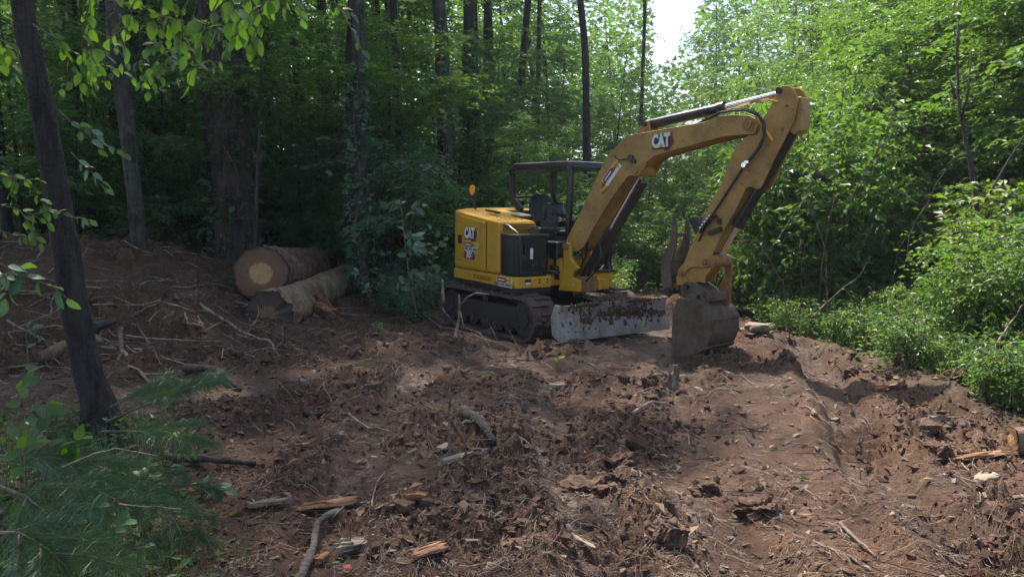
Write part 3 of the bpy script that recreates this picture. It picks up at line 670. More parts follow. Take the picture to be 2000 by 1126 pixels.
# decals on the side
def logo(parent, mk, x, z, y, w_, h_, ang=0):
    """dark plate with a maroon point on its right, white block letters and a yellow triangle"""
    def P_(pts, d0, d1, mt, nm, par):
        b = mk(); c_, s_ = math.cos(ang), math.sin(ang)
        b.prism([(x + (p[0] * c_ - p[1] * s_) , z + (p[0] * s_ + p[1] * c_)) for p in pts], y - d1, y - d0); return b.build(nm, mt, par)
    a = P_([(-w_ * .48, -h_ * .36), (w_ * .0, -h_ * .36), (w_ * .06, -h_ * .5), (w_ * .28, -h_ * .5), (w_ * .5, -h_ * .05), (w_ * .40, h_ * .5), (-w_ * .44, h_ * .5), (-w_ * .5, h_ * .3)], .0, .004, M['decal_red'], 'logo_plate', parent)
    P_([(-w_ * .48, -h_ * .36), (w_ * .12, -h_ * .36), (w_ * .22, -h_ * .46), (w_ * .36, -h_ * .05), (w_ * .30, h_ * .5), (-w_ * .44, h_ * .5), (-w_ * .5, h_ * .3)], .0035, .006, M['decal_black'], 'logo_backing', a)
    mw = Matrix.Translation((x - w_ * .09, y - .0075, z + h_ * .08)) @ RX(-ang, 4, 'Y') @ RX(PI / 2, 4, 'X')
    if mk is bo: mw = BM @ mw
    else: mw = UP @ mw
    t_ = text_obj('CAT', h_ * 1.02, M['decal_white'], a, mw, 'logo_letters', sx=w_ / h_ * .40, bold=.010 * h_ / .17)
    P_([(-w_ * .175, -h_ * .26), (w_ * .02, -h_ * .26), (-w_ * .078, -h_ * .02)], .0085, .0105, M['decal_yellow'], 'logo_triangle', a)
def rent_sticker(parent, mk, x, z, y, w_, h_, ang, txt):
    c_, s_ = math.cos(ang), math.sin(ang)
    def P_(pts, d0, d1, mt, nm, par):
        b = mk(); b.prism([(x + (p[0] * w_ * c_ - p[1] * h_ * s_), z + (p[0] * w_ * s_ + p[1] * h_ * c_)) for p in pts], y - d1, y - d0); return b.build(nm, mt, par)
    a = P_([(-.5, -.5), (.5, -.5), (.5, .5), (-.5, .5)], 0, .003, M['decal_white'], 'rental_sticker', parent)
    P_([(-.48, -.08), (.48, -.08), (.48, .47), (-.48, .47)], .0028, .0045, M['decal_yellow'], 'yellow_field', a)
    P_([(-.46, -.05), (.08, -.05), (.14, .03), (.19, .20), (.14, .36), (.08, .44), (-.46, .44)], .0043, .006, M['decal_red'], 'maroon_tag', a)
    P_([(-.40, .12), (.04, .12), (.04, .26), (-.40, .26)], .0058, .0072, M['decal_white'], 'white_word', a).scale = (1, 1, 1)
    P_([(.22, .14), (.44, .14), (.44, .22), (.22, .22)], .0043, .006, M['decal_red'], 'small_word', a)
    mw = Matrix.Translation((x - (-h_ * -.29) * -s_ * -1, y - .0045, z - h_ * .29 * c_)) @ RX(-ang, 4, 'Y') @ RX(PI / 2, 4, 'X')
    mw = (BM if mk is bo else UP) @ mw
    text_obj(txt, h_ * .42, M['decal_black'], a, mw, 'phone_number', sx=w_ / h_ * .40, bold=.0015)
logo(dr, up, -.30, 1.425, -.982, .40, .20)
rent_sticker(dr, up, -.30, 1.245, -.982, .44, .135, -.02, '1-833-WE-RENT')
b = up(); b.prism([(-.52, 1.06), (-.20, 1.05), (-.16, 1.10), (-.20, 1.17), (-.52, 1.17)], -.986, -.982); a = b.build('model_plate', M['decal_red'], dr)
text_obj('306', .135, M['decal_white'], a, UP @ side_mw(-.345, 1.115, -.9875), 'model_number', sx=1.0, bold=.004)
b = up(); b.bx((-.77, -.975, 1.015), (-.65, -.9745 + .002, 1.06)); b = up(); b.bx((-.77, -.979, 1.015), (-.65, -.972, 1.06)); a = b.build('small_plate', M['decal_black'], dr)
text_obj('CR', .035, M['decal_white'], a, UP @ side_mw(-.71, 1.037, -.980), 'small_lettering')
rent_sticker(fr, up, .68, .80, -.9655, .42, .135, 0, '1-833-WE-RENT-3')
text_obj('TD4Z421H7', .085, M['decal_black'], fr, UP @ side_mw(.02, .80, -.967), 'stencilled_number', sx=1.25, bold=.001)
b = up(); b.bx((-.90, -.968, .775), (-.82, -.963, .85)); b.build('green_sticker', plain('sticker_green', (.35, .38, .04)), fr)
# front: bracket block, left floor box, fender
b = bo(); b.prism([(-.60, 1.09), (-.26, 1.09), (-.24, 1.03), (-.24, .72), (-.46, .72), (-.49, .66), (-.60, .66)], -.22, .22); br_ = b.build('swing_bracket', M['yellow'], EX, bevel=.012)
b = bo(); b.prism([(-.49, 1.00), (-.30, 1.00), (-.28, .80), (-.44, .80)], -.225, -.218); b.build('bracket_shade_plate', M['decal_black'], br_, bevel=.02)  # black plate stands for the shade of a recess
b = bo(); b.bx((-.62, -.20, 1.085), (-.24, .2, 1.112)); b.build('bracket_top', M['yellow_boom'], br_, bevel=.006)
cheek = [(-.205, 1.277), (-.175, 1.32), (-.13, 1.34), (-.085, 1.32), (-.06, 1.27), (-.055, 1.138), (-.003, 1.069), (.11, .985), (.0, .93), (-.04, .851), (.12, .813), (.115, .655), (-.30, .649), (-.23, .812), (-.195, 1.061)]
for y0, y1 in ((-.235, -.175), (.175, .235)):
    b = bo(); b.prism(cheek, y0, y1); ck = b.build('swing_cheek', M['yellow'], EX, bevel=.014)
b = bo(); b.bx((-.24, -.18, .64), (.08, .18, .86)).cyl((-.10, 0, .58), (-.10, 0, .92), .10, 20); b.build('swing_post', M['yellow_rusty'], EX, bevel=.012)
b = bo(); b.cyl((-.13, -.27, 1.285), (-.13, .27, 1.285), .052, 20); b.build('boom_foot_pin', M['yellow_rusty'], EX, smooth=True)
b = bo(); b.bx((-.11, .235, .66), (.09, .42, .80)); b.cyl((.09, .33, .73), (.095, .33, .73), .05, 14); b.build('tow_eye', M['yellow'], EX, bevel=.012)
b = up(); b.bx((.60, .30, .885), (.93, .74, .925)); b.build('floor_edge', M['black'], EX, bevel=.01)
b = up(); b.prismz([(.955, .33), (.965, .73), (.72, .86), (.5, .86), (.5, .33)], .68, .90); b.build('step_box', M['yellow'], EX, bevel=.012)
b = up(); b.prismz([(.98, .20), (.98, .76), (.72, .90), (-.62, .90), (-.5, .0), (.5, -.32), (.88, -.30)], .90, .945); b.build('floor_mat', M['black'], EX, bevel=.008)
# operator station
b = up()
sb = [(-.30, 1.42), (-.36, 1.50), (-.48, 2.02), (-.44, 2.06), (-.38, 2.04), (-.24, 1.58), (-.22, 1.46)]
def rounded_back(b, y0, w0, w1, x0, x1, z0, z1, th):
    pts = []
    prof = [(0, w0 * .92), (.08, w0), (.5, w0 * .98), (.78, w1 * 1.05), (.93, w1 * .85), (1, w1 * .55)]
    for s in (-1, 1):
        for t, ww in (prof if s > 0 else prof[::-1]): pts.append((s * ww, t))
    n = len(pts); f = [Vector((x0 + (x1 - x0) * t + th / 2, y0 + q, z0 + (z1 - z0) * t)) for q, t in pts]; r_ = [p - Vector((th, 0, 0)) for p in f]
    return b.add(f + r_, [tuple(range(n)), tuple(range(2 * n - 1, n - 1, -1))] + [(i, i + n, (i + 1) % n + n, (i + 1) % n) for i in range(n)])
st_ = empty('seat'); st_.parent = EX
rounded_back(up(), 0, 0, 0, 0, 0, 0, 1, 0)
b = rounded_back(up(), .36, .25, .20, -.30, -.47, 1.50, 2.06, .11); b.build('seat_back', M['seat'], st_, bevel=.03, seg=3)
for zz in (1.72, 1.84): b = up(); b.box((-.295 - (zz - 1.5) * .30, .36, zz), (.012, .30, .012)); b.build('seat_seam', M['muddy_steel'], st_, bevel=.003)
b = up(); b.box((-.08, .36, 1.47), (.50, .50, .12), RX(-.06, 3, 'Y')); b.build('seat_cushion', M['seat'], st_, bevel=.04, seg=3)
b = up(); b.bx((-.36, .12, .94), (.12, .60, 1.42)); b.build('seat_base', M['black'], EX, bevel=.03)
for s, yy in ((-1, .02), (1, .70)):
    b = up(); b.box((-.06, yy, 1.55), (.55, .16, .20), RX(-.05, 3, 'Y')); cn = b.build('armrest_console', M['black'], EX, bevel=.035, seg=3)
    b = up(); b.tube([(.16, yy, 1.62), (.20, yy, 1.70), (.19, yy, 1.76)], [.02, .017, .018], 8).tube([(.19, yy, 1.75), (.185, yy, 1.80), (.19, yy, 1.87)], [.028, .034, .022], 10); b.build('joystick', M['black'], cn, smooth=True)
    b = up(); b.tube([(.12, yy - .05, 1.60), (.24, yy - .05, 1.52), (.26, yy - .05, 1.40)], .014, 6); b.build('lever', M['muddy_steel'], cn, smooth=True)
b = up(); b.box((.60, -.06, 1.82), (.07, .20, .15), RX(-.2, 3, 'Y')); b.cyl((.60, -.06, 1.3), (.60, -.06, 1.78), .02, 8); b.box((.59, -.06, 1.905), (.14, .22, .012)); b.build('monitor', M['black'], EX, bevel=.01)
b = up(); b.bx((.30, -.20, .94), (.84, .04, 1.36)); b.box((.2, -.12, 1.45), (.5, .24, .20)); b.build('right_console', M['black'], EX, bevel=.04, seg=3)
b = up(); b.tube([(.50, .10, 1.50), (.70, .12, 1.50), (.80, .14, 1.46)], .02, 8).tube([(.46, .2, 1.35), (.62, .26, 1.30), (.70, .30, 1.35)], .012, 6); b.build('control_lever', M['chrome'], EX, smooth=True)
for yy in (.34, .48):
    b = up(); b.tube([(.74, yy, .94), (.68, yy, 1.2), (.60, yy, 1.62)], .013, 6).cyl((.60, yy, 1.56), (.585, yy, 1.70), .022, 8); b.build('travel_lever', M['black'], EX, smooth=True)
    b = up(); b.box((.78, yy, 1.0), (.20, .11, .02), RX(.3, 3, 'Y')); b.build('pedal', M['dark_steel'], EX, bevel=.004)
b = up(); b.tube([(.16, .02, 1.4), (.42, -.12, 1.3), (.62, -.2, 1.15), (.84, -.2, .96)], .009, 6); b.build('cable', M['muddy_steel'], EX, smooth=True)
# canopy
cn = empty('canopy'); cn.parent = EX
rf = [(-.80, .02), (-.74, -.03), (.84, -.03), (.92, .03), (.92, .76), (.84, .82), (-.74, .82), (-.80, .76)]
b = up(); n = len(rf)
for z_, s_ in ((2.42, 1.0), (2.475, 1.0), (2.515, .97), (2.53, .90)):
    b.v += [Vector((.06 + (p[0] - .06) * s_, .395 + (p[1] - .395) * s_, z_ - .02 * p[0])) for p in rf]
b.f = [tuple(range(n - 1, -1, -1)), tuple(range(3 * n, 4 * n))] + [(k * n + i, k * n + (i + 1) % n, (k + 1) * n + (i + 1) % n, (k + 1) * n + i) for k in range(3) for i in range(n)]
b.build('roof', M['black'], cn, bevel=.012)
def post(pts, r_=.046):
    b = up(); b.tube(pts, r_, 10); b.build('post', M['black_gloss'], cn, smooth=True)
post([(-.42, .0, 1.70), (-.52, .0, 1.82), (-.72, 0, 1.98), (-.78, 0, 2.3), (-.76, 0, 2.42), (-.66, .0, 2.47)], .055)
post([(-.42, .80, 1.70), (-.52, .80, 1.82), (-.72, .8, 1.98), (-.78, .8, 2.3), (-.76, .8, 2.42), (-.66, .8, 2.47)], .055)
post([(.80, .0, .95), (.84, .0, 1.5), (.87, .0, 2.3), (.85, .0, 2.41), (.76, .0, 2.47)])
post([(.86, .72, .93), (.87, .74, 1.5), (.88, .77, 2.3), (.86, .77, 2.41), (.78, .77, 2.47)])
b = up(); b.tube([(-.72, 0, 2.0), (-.74, .4, 2.02), (-.72, .8, 2.0)], .022, 8); b.build('cross_bar', M['black_gloss'], cn, smooth=True)
b = up(); b.tube([(.87, .74, 1.18), (.5, .82, 1.18), (.2, .84, 1.16)], .016, 8); b.tube([(.87, .74, 1.5), (.3, .84, 1.5), (-.3, .86, 1.5)], .016, 8); b.build('hand_rail', M['black_gloss'], cn, smooth=True)
b = up(); b.tube([(.86, .72, .93), (.86, .72, 1.0), (.86, .72, 1.08)], [.10, .055, .04], 10); b.build('post_foot', M['black_gloss'], cn, smooth=True)
b = up(); b.box((-.70, -.02, 2.10), (.06, .05, .50), RX(-.08, 3, 'Y')); b.box((-.60, .0, 1.88), (.35, .06, .12), RX(.6, 3, 'Y')); b.build('rear_upright', M['black'], cn, bevel=.012)
b = up(); b.bx((-.85, -.10, 1.70), (-.42, .85, 1.80)); b.build('rear_shelf', M['black'], EX, bevel=.03)
# mirror
b = up(); b.tube([(-.98, -.55, 1.74), (-.99, -.55, 1.9), (-.99, -.58, 2.04)], .022, 8); b.build('mirror_stalk', M['black'], EX, smooth=True)
b = up(); rounded_back(b, 0, 0, 0, 0, 0, 0, 1, 0); b = up()
mp_ = [(-.05, .0), (-.065, .05), (-.06, .11), (-.02, .15), (.035, .15), (.065, .10), (.06, .04), (.02, -.03), (-.01, -.04)]
b.v = [Vector((-.99, -.60 + q[0] * .8, 2.06 + q[1] * .9)) for q in mp_] + [Vector((-1.02, -.60 + q[0] * .8, 2.05 + q[1] * .8 + .01)) for q in mp_]; n = len(mp_)
b.f = [tuple(range(n)), tuple(range(2 * n - 1, n - 1, -1))] + [(i, i + n, (i + 1) % n + n, (i + 1) % n) for i in range(n)]; b.build('mirror', M['orange'], EX, bevel=.006)

# boom
boomL = [(-.215, 1.30), (-.206, 1.378), (.098, 1.814), (.459, 2.391), (.56, 2.50), (.689, 2.607), (.80, 2.69), (.912, 2.735), (1.235, 2.752), (2.109, 2.793), (2.219, 2.833), (2.393, 2.833), (2.604, 2.80), (2.69, 2.755), (2.72, 2.689), (2.672, 2.593),
         (2.314, 2.602), (1.744, 2.516), (1.30, 2.44), (1.19, 2.37), (1.15, 2.29), (1.087, 2.223), (1.03, 2.205), (.975, 2.22), (.90, 2.215), (.784, 2.111), (.557, 1.853), (.32, 1.56), (.136, 1.292), (.025, 1.215), (-.13, 1.21)]
core = [(-.18, 1.32), (.12, 1.80), (.47, 2.37), (.70, 2.585), (.92, 2.715), (1.235, 2.73), (2.45, 2.80), (2.45, 2.63), (1.744, 2.535), (1.25, 2.45), (.98, 2.28), (.784, 2.13), (.557, 1.875), (.32, 1.58), (.14, 1.32), (.03, 1.25)]
bm = bo(); bm.prism(core, -.148, .148); boom = bm.build('boom', M['yellow_boom'], EX, bevel=.006)
for y0, y1 in ((-.162, -.14), (.14, .162)):
    b = bo(); b.prism(boomL, y0, y1); b.build('side_plate', M['yellow_boom'], boom, bevel=.005)
b = bo(); b.cyl((1.031, -.19, 2.283), (1.031, .19, 2.283), .045, 18).cyl((1.031, -.172, 2.283), (1.031, .172, 2.283), .075, 20); b.build('lift_pin_boss', M['yellow_boom'], boom, smooth=True)
b = bo(); b.cyl((2.607, -.19, 2.70), (2.607, .19, 2.70), .045, 18).cyl((2.607, -.172, 2.70), (2.607, .172, 2.70), .075, 20); b.build('tip_pin_boss', M['yellow_rusty'], boom, smooth=True)
for y0, y1 in ((-.10, -.07), (.07, .10)):
    b = bo(); b.prism([(.88, 2.72), (1.00, 2.80), (1.08, 2.885), (1.12, 2.905), (1.16, 2.89), (1.18, 2.84), (1.19, 2.745)], y0, y1); b.build('cylinder_ear', M['yellow_boom'], boom, bevel=.006)
b = bo(); b.cyl((1.11, -.13, 2.86), (1.11, .13, 2.86), .032, 14); b.build('ear_pin', M['dark_steel'], boom, smooth=True)
logo(boom, bo, 1.445, 2.60, -.163, .33, .21, .03)
rent_sticker(boom, bo, .625, 2.265, -.163, .36, .13, .82, '1-833-WE-RENT-3')
b = bo(); b.tube([(.56, 2.42 - 2.42 + -.166 + .0, 0)] and [(.66, -.168, 2.50), (.70, -.172, 2.46), (.76, -.172, 2.43), (.84, -.17, 2.43), (.93, -.17, 2.44)], .008, 5); b.cyl((.95, -.19, 2.44), (.95, -.16, 2.44), .045, 12); b.cyl((1.0, -.185, 2.40), (1.0, -.16, 2.40), .03, 10); b.build('boom_light', M['black'], boom, smooth=True)
b = bo(); b.box((.73, -.165, 2.36), (.012, .008, .27), RX(-.62, 3, 'Y')); b.build('weld_seam', M['yellow'], boom)
b = bo(); b.box((.50, -.175, 2.06), (.12, .03, .05), RX(-.6, 3, 'Y')); b.build('step_tab', M['yellow'], boom, bevel=.006)
b = bo(); b.cyl((.30, -.02, 2.165), (.30, -.10, 2.165), .035, 12).cyl((.22, -.05, 2.07), (.22, -.12, 2.07), .02, 10); b.build('clamp', M['muddy_steel'], boom)
# hoses on the far shoulder of the boom and along the stick
for q in range(2):
    d_ = .018 * q
    b = bo(); b.tube([(1.95, -.10 - d_, 2.80), (2.10, -.14 - d_, 2.83), (2.26, -.18 - d_, 2.87), (2.42, -.20 - d_, 2.885 - d_), (2.60, -.21 - d_, 2.87 - d_), (2.74, -.21, 2.80 - d_), (2.82 - d_, -.21, 2.69), (2.83 - d_, -.20, 2.56), (2.76 - d_, -.18, 2.44), (2.66, -.165, 2.34 + d_), (2.58, -.15, 2.27 + d_)] + ([(2.45, -.14, 2.12), (2.25, -.14, 1.84), (2.08, -.14, 1.60)] if q else []), .0135, 7)
    b.build('hydraulic_hose', M['black'], EX, smooth=True)
b = bo(); b.tube([(-.22, -.05, 1.5), (.10, -.02, 1.92), (.42, .0, 2.47), (.62, .0, 2.64), (.80, 0, 2.76)], .016, 7); b.build('hydraulic_hose', M['black'], EX, smooth=True)
b = bo(); b.tube([(2.69, -.17, 2.78), (2.78, -.172, 2.66), (2.90, -.172, 2.50)], .014, 6); b.build('steel_pipe', M['yellow'], EX, smooth=True)
b = bo(); b.cyl((2.57, -.13, 2.26), (2.57, -.19, 2.26), .03, 8).box((2.60, -.17, 2.29), (.05, .03, .03)); b.build('hose_fitting', M['chrome'], EX)
# stick cylinder on top of the boom
def cylinder(name, a, b_, c_, r0, r1, y=0, mt='black'):
    a, b_, c_ = (Vector((p[0], y, p[1])) for p in (a, b_, c_)); d = (b_ - a).normalized()
    m1 = bo(); m1.cyl(a, b_, r0, 22).cyl(b_ - d * .05, b_ + d * .03, r0 * 1.15, 22).cyl(a - d * .02, a + d * .05, r0 * 1.08, 18)
    o = m1.build(name, M[mt], EX, smooth=True)
    m2 = bo(); m2.cyl(b_, c_, r1, 16); m2.build('rod', M['chrome'], o, smooth=True)
    m3 = bo(); m3.cyl(c_ - Vector((0, .06, 0)), c_ + Vector((0, .06, 0)), r1 * 1.7, 14); m3.build('rod_eye', M['yellow_rusty'], o, smooth=True)
    return o
cylinder('stick_cylinder', (1.11, 2.865), (2.164, 2.95), (2.93, 3.03), .062, .034)
b = bo(); b.tube([(1.95, -.075, 2.90), (2.0, -.085, 2.84), (2.15, -.09, 2.85), (2.16, -.08, 2.93)], .014, 6); b.build('hydraulic_hose', M['black'], EX, smooth=True)
# boom lift cylinder with its rod guard
cl = cylinder('boom_cylinder', (-.02, .84), (.47, 1.50), (1.03, 2.28), .065, .035)
dd = Vector((1.05, 0, 1.44)).normalized()
g_ = bo(); Mx = Matrix(((dd.x, 0, -dd.z), (0, 1, 0), (dd.z, 0, dd.x)))
g_.box((Vector((-.02, 0, .84)) + dd * .92 + Vector((.07, .0, -.045))), (1.45, .17, .018), Mx); g_.build('rod_guard', M['dark_steel'], cl, bevel=.006)
b = bo(); b.tube([(.10, .12, 1.45), (.14, .13, 1.30), (.30, .11, 1.20), (.28, .10, 1.05), (.12, .1, .93)], .012, 6).tube([(-.02, -.10, 1.18), (.05, -.13, 1.33), (.16, -.12, 1.34), (.12, -.11, 1.15), (.02, -.1, .98), (-.02, -.1, .9)], .017, 6).tube([(.36, -.10, 1.36), (.42, -.12, 1.15), (.28, -.12, .92), (.12, -.10, .80)], .011, 6); b.build('hydraulic_hose', M['black'], EX, smooth=True)
b = bo(); b.box((.02, -.1, 1.25), (.03, .02, .12)); b.tube([(.0, -.2, .80), (.02, -.24, .75), (.06, -.2, .74)], .008, 5); b.build('hose_fitting', M['chrome'], EX)

# stick
stick = [(1.66, .85), (1.80, .86), (1.98, .91), (2.06, .90), (2.07, .985), (2.129, 1.056), (2.15, 1.235), (2.285, 1.514), (2.431, 1.746), (2.532, 1.934), (2.56, 2.00), (2.613, 2.025), (2.696, 1.989), (2.74, 1.995), (2.78, 2.06), (2.905, 2.323), (3.049, 2.58), (3.119, 2.731), (3.148, 2.919),
         (3.089, 3.023), (3.05, 3.063), (2.973, 3.082), (2.935, 3.07), (2.905, 3.01), (2.881, 2.962), (2.798, 2.828), (2.673, 2.669), (2.439, 2.485), (2.38, 2.40), (2.267, 2.095), (2.095, 1.828), (1.987, 1.59), (1.895, 1.43), (1.817, 1.264), (1.747, 1.108), (1.644, .941)]
b = bo(); b.prism([p for p in stick], -.118, -.098); b.prism(stick, .098, .118); stk = b.build('stick', M['yellow_boom'], EX, bevel=.005)
score = [(1.72, .92), (1.98, .95), (2.10, 1.10), (2.12, 1.23), (2.26, 1.51), (2.41, 1.745), (2.52, 1.96), (2.60, 2.06), (2.72, 2.05), (2.88, 2.325), (3.02, 2.58), (3.09, 2.72), (3.12, 2.90), (3.06, 2.93), (2.90, 2.72), (2.79, 2.55), (2.62, 2.42), (2.42, 2.38), (2.29, 2.09), (2.12, 1.82), (2.01, 1.58), (1.92, 1.43), (1.77, 1.11)]
b = bo(); b.prism(score, -.10, .10); b.build('box_section', M['yellow_boom'], stk, bevel=.006)
b = bo(); b.cyl((2.93, -.15, 3.03), (2.93, .15, 3.03), .035, 14); b.build('pin', M['dark_steel'], stk, smooth=True)
for x_, z_ in ((3.02, 2.86), (2.94, 2.42), (2.84, 2.25), (2.66, 2.03), (2.6, 2.2), (2.5, 2.06), (1.95, 1.20), (1.86, 1.17), (2.30, 1.97), (2.98, 2.62)):
    b = bo(); b.cyl((x_, -.132, z_), (x_, -.112, z_), .016, 8); b.build('bolt', M['yellow_rusty'], stk)
b = bo(); b.box((2.86, -.125, 2.93), (.14, .02, .02), RX(.3, 3, 'Y')); b.build('stop_lug', M['yellow'], stk, bevel=.004)
b = bo(); b.bx((2.22, -.14, 1.60), (2.27, .14, 1.66)); b.tube([(2.00, -.15, 1.50), (2.10, -.16, 1.62), (2.22, -.15, 1.70), (2.25, -.14, 1.60)], .017, 6).tube([(1.98, -.14, 1.40), (2.06, -.15, 1.55), (2.15, -.15, 1.64)], .012, 6); b.box((2.20, -.15, 1.52), (.17, .06, .05), RX(-.35, 3, 'Y')); b.build('valve_block', M['black'], stk, smooth=False)
for i in range(5):
    b = bo(); b.cyl((2.02 + i * .03, -.16, 1.55 + i * .035), (2.03 + i * .03, -.20, 1.56 + i * .035), .012, 6); b.build('fitting', M['chrome'], stk)
# bucket cylinder along the front of the stick
cb = cylinder('bucket_cylinder', (3.11, 2.72), (2.42, 1.60), (2.17, 1.19), .062, .035)
b = bo(); b.prism([(3.10, 2.95), (3.17, 2.94), (3.19, 2.80), (3.17, 2.60), (3.10, 2.55), (3.03, 2.60), (3.08, 2.75)], -.09, .09); b.build('front_bracket', M['yellow_boom'], stk, bevel=.01)
# thumb and its cylinder
cylinder('thumb_cylinder', (2.16, 1.66), (1.80, 1.16), (1.60, .82), .045, .028, 0, 'black')
b = bo(); b.box((1.96, 0, 1.45), (.10, .17, .55), RX(-.58 + PI, 3, 'Y')); b.build('thumb_cylinder_cover', M['dark_steel'], EX, bevel=.03)
th = [(1.50, .72), (1.455, .84), (1.435, .98), (1.435, 1.12), (1.48, 1.25), (1.545, 1.36), (1.585, 1.50), (1.595, 1.64), (1.60, 1.775), (1.625, 1.70), (1.655, 1.58), (1.668, 1.45), (1.65, 1.32), (1.615, 1.20), (1.575, 1.06), (1.595, .90), (1.61, .72), (1.56, .69)]
tb = empty('thumb'); tb.parent = EX
for y0, y1, dz_ in ((-.15, -.115, 0), (.115, .15, -.04)):
    b = bo(); b.prism([(p[0], p[1] + (dz_ if p[1] > 1.5 else 0)) for p in th], y0, y1); b.build('prong', M['muddy_steel'], tb, bevel=.01)
b = bo(); b.cyl((1.56, -.18, .77), (1.56, .18, .77), .045, 14); b.build('thumb_pin', M['dark_steel'], tb, smooth=True)
b = bo(); b.cyl((1.625, -.12, 1.47), (1.625, .12, 1.47), .025, 10); b.build('cross_tube', M['muddy_steel'], tb, smooth=True)
b = bo(); b.prism([(1.49, .80), (1.56, .80), (1.57, 1.15), (1.50, 1.12)], -.118, .118); b.build('web_plate', M['muddy_steel'], tb, bevel=.006)
# links and coupler
def link_plate(pts, y0, y1, mt, name):
    b = bo(); b.prism(pts, y0, y1); return b.build(name, M[mt], EX, bevel=.008)
for s in (-1, 1):
    ya_, yb_ = sorted((s * .125, s * .155))
    arc = [(1.69, 1.03), (1.70, .97), (1.76, .95), (1.80, 1.01), (1.86, 1.07), (1.95, 1.09), (2.05, 1.085), (2.12, 1.10), (2.16, 1.15), (2.14, 1.20), (2.08, 1.215), (1.97, 1.20), (1.86, 1.17), (1.76, 1.11)]
    link_plate(arc, ya_, yb_, 'yellow_boom', 'guide_link')
    ya_, yb_ = sorted((s * .16, s * .185))
    link_plate([(2.03, .76), (1.96, .70), (2.0, .64), (2.10, .60), (2.20, .60), (2.24, .66), (2.24, .92), (2.25, 1.16), (2.20, 1.20), (2.15, 1.16), (2.14, .95)], ya_, yb_, 'yellow_rusty', 'power_link') if s > 0 else None
for x_, z_, r_ in ((1.745, 1.01, .03), (2.08, 1.153, .03), (2.19, 1.17, .045)):
    b = bo(); b.cyl((x_, -.175, z_), (x_, .175, z_), r_, 14).cyl((x_, -.16, z_), (x_, .16, z_), r_ * 1.6, 16); b.build('link_pin', M['yellow_rusty'], EX, smooth=True)
link_plate([(1.74, .72), (1.72, .84), (1.80, .90), (1.94, .90), (2.06, .84), (2.12, .78), (2.20, .80), (2.22, .70), (2.10, .66), (1.96, .64), (1.84, .66)], -.14, .14, 'muddy_steel', 'quick_coupler')
for x_, z_ in ((1.828, .84), (2.03, .735)):
    b = bo(); b.cyl((x_, -.19, z_), (x_, .19, z_), .032, 14); b.build('coupler_pin', M['dark_steel'], EX, smooth=True)
# bucket: two side plates, curved shell, lip, teeth, ears
prof = [(1.80, .70), (1.96, .715), (2.10, .685), (2.20, .62), (2.265, .52), (2.285, .41), (2.265, .27), (2.20, .14), (2.08, .055), (1.92, .01), (1.78, -.02)]
bk = empty('bucket'); bk.parent = EX
b = bo(); n = len(prof); b.v = []; w2 = .29
inn = []
for i, p in enumerate(prof):
    a_ = Vector(prof[max(i - 1, 0)]); c_ = Vector(prof[min(i + 1, n - 1)]); t_ = (c_ - a_).normalized(); inn.append((p[0] - t_.y * -.02, p[1] - t_.x * .02 if False else p[1] + t_.x * -.02))
for y_ in (-w2, w2): b.v += [Vector((p[0], y_, p[1])) for p in prof]
for y_ in (-w2, w2): b.v += [Vector((p[0] - .018, y_, p[1] - .004)) for p in prof]
for i in range(n - 1):
    b.f += [(i, i + 1, n + i + 1, n + i), (2 * n + i + 1, 2 * n + i, 3 * n + i, 3 * n + i + 1), (i + 1, i, 2 * n + i, 2 * n + i + 1), (n + i, n + i + 1, 3 * n + i + 1, 3 * n + i)]
b.f += [(0, n, 3 * n, 2 * n), (2 * n - 1, n - 1, 3 * n - 1, 4 * n - 1)]
b.build('shell', M['muddy_steel'], bk, smooth=True)
sidep = prof + [(1.755, .0), (1.745, .30), (1.752, .545)]
for y0, y1 in ((-w2 - .012, -w2 + .012), (w2 - .012, w2 + .012)):
    b = bo(); b.prism(sidep, y0, y1); b.build('side_plate', M['muddy_steel'], bk, bevel=.005)
    b = bo(); b.prism([(1.742, .0), (1.80, .0), (1.80, .30), (1.80, .60), (1.748, .56), (1.738, .30)], y0 - .008, y1 + .008); b.build('side_cutter', M['muddy_steel'], bk, bevel=.005)
for k_, (x0, z0) in enumerate(((2.262, .50), (2.27, .33), (2.20, .15))):
    b = bo(); b.box((x0 + .008, 0, z0), (.03, .60, .05), RX((-.3, .25, .8)[k_], 3, 'Y')); b.build('wear_strip', M['muddy_steel'], bk, bevel=.006)
for k_ in range(5):
    b = bo(); yy = -.25 + k_ * .125; b.prism([(1.84, .02), (1.80, .035), (1.66, -.045), (1.655, -.06), (1.80, -.045)], yy - .028, yy + .028); b.build('tooth', M['muddy_steel'], bk, bevel=.005)
for y0, y1 in ((-.19, -.16), (.16, .19)):
    b = bo(); b.prism([(1.82, .69), (1.86, .76), (1.98, .78), (2.05, .775), (2.09, .73), (2.16, .645), (1.96, .66)], y0, y1); b.build('ear', M['muddy_steel'], bk, bevel=.006)

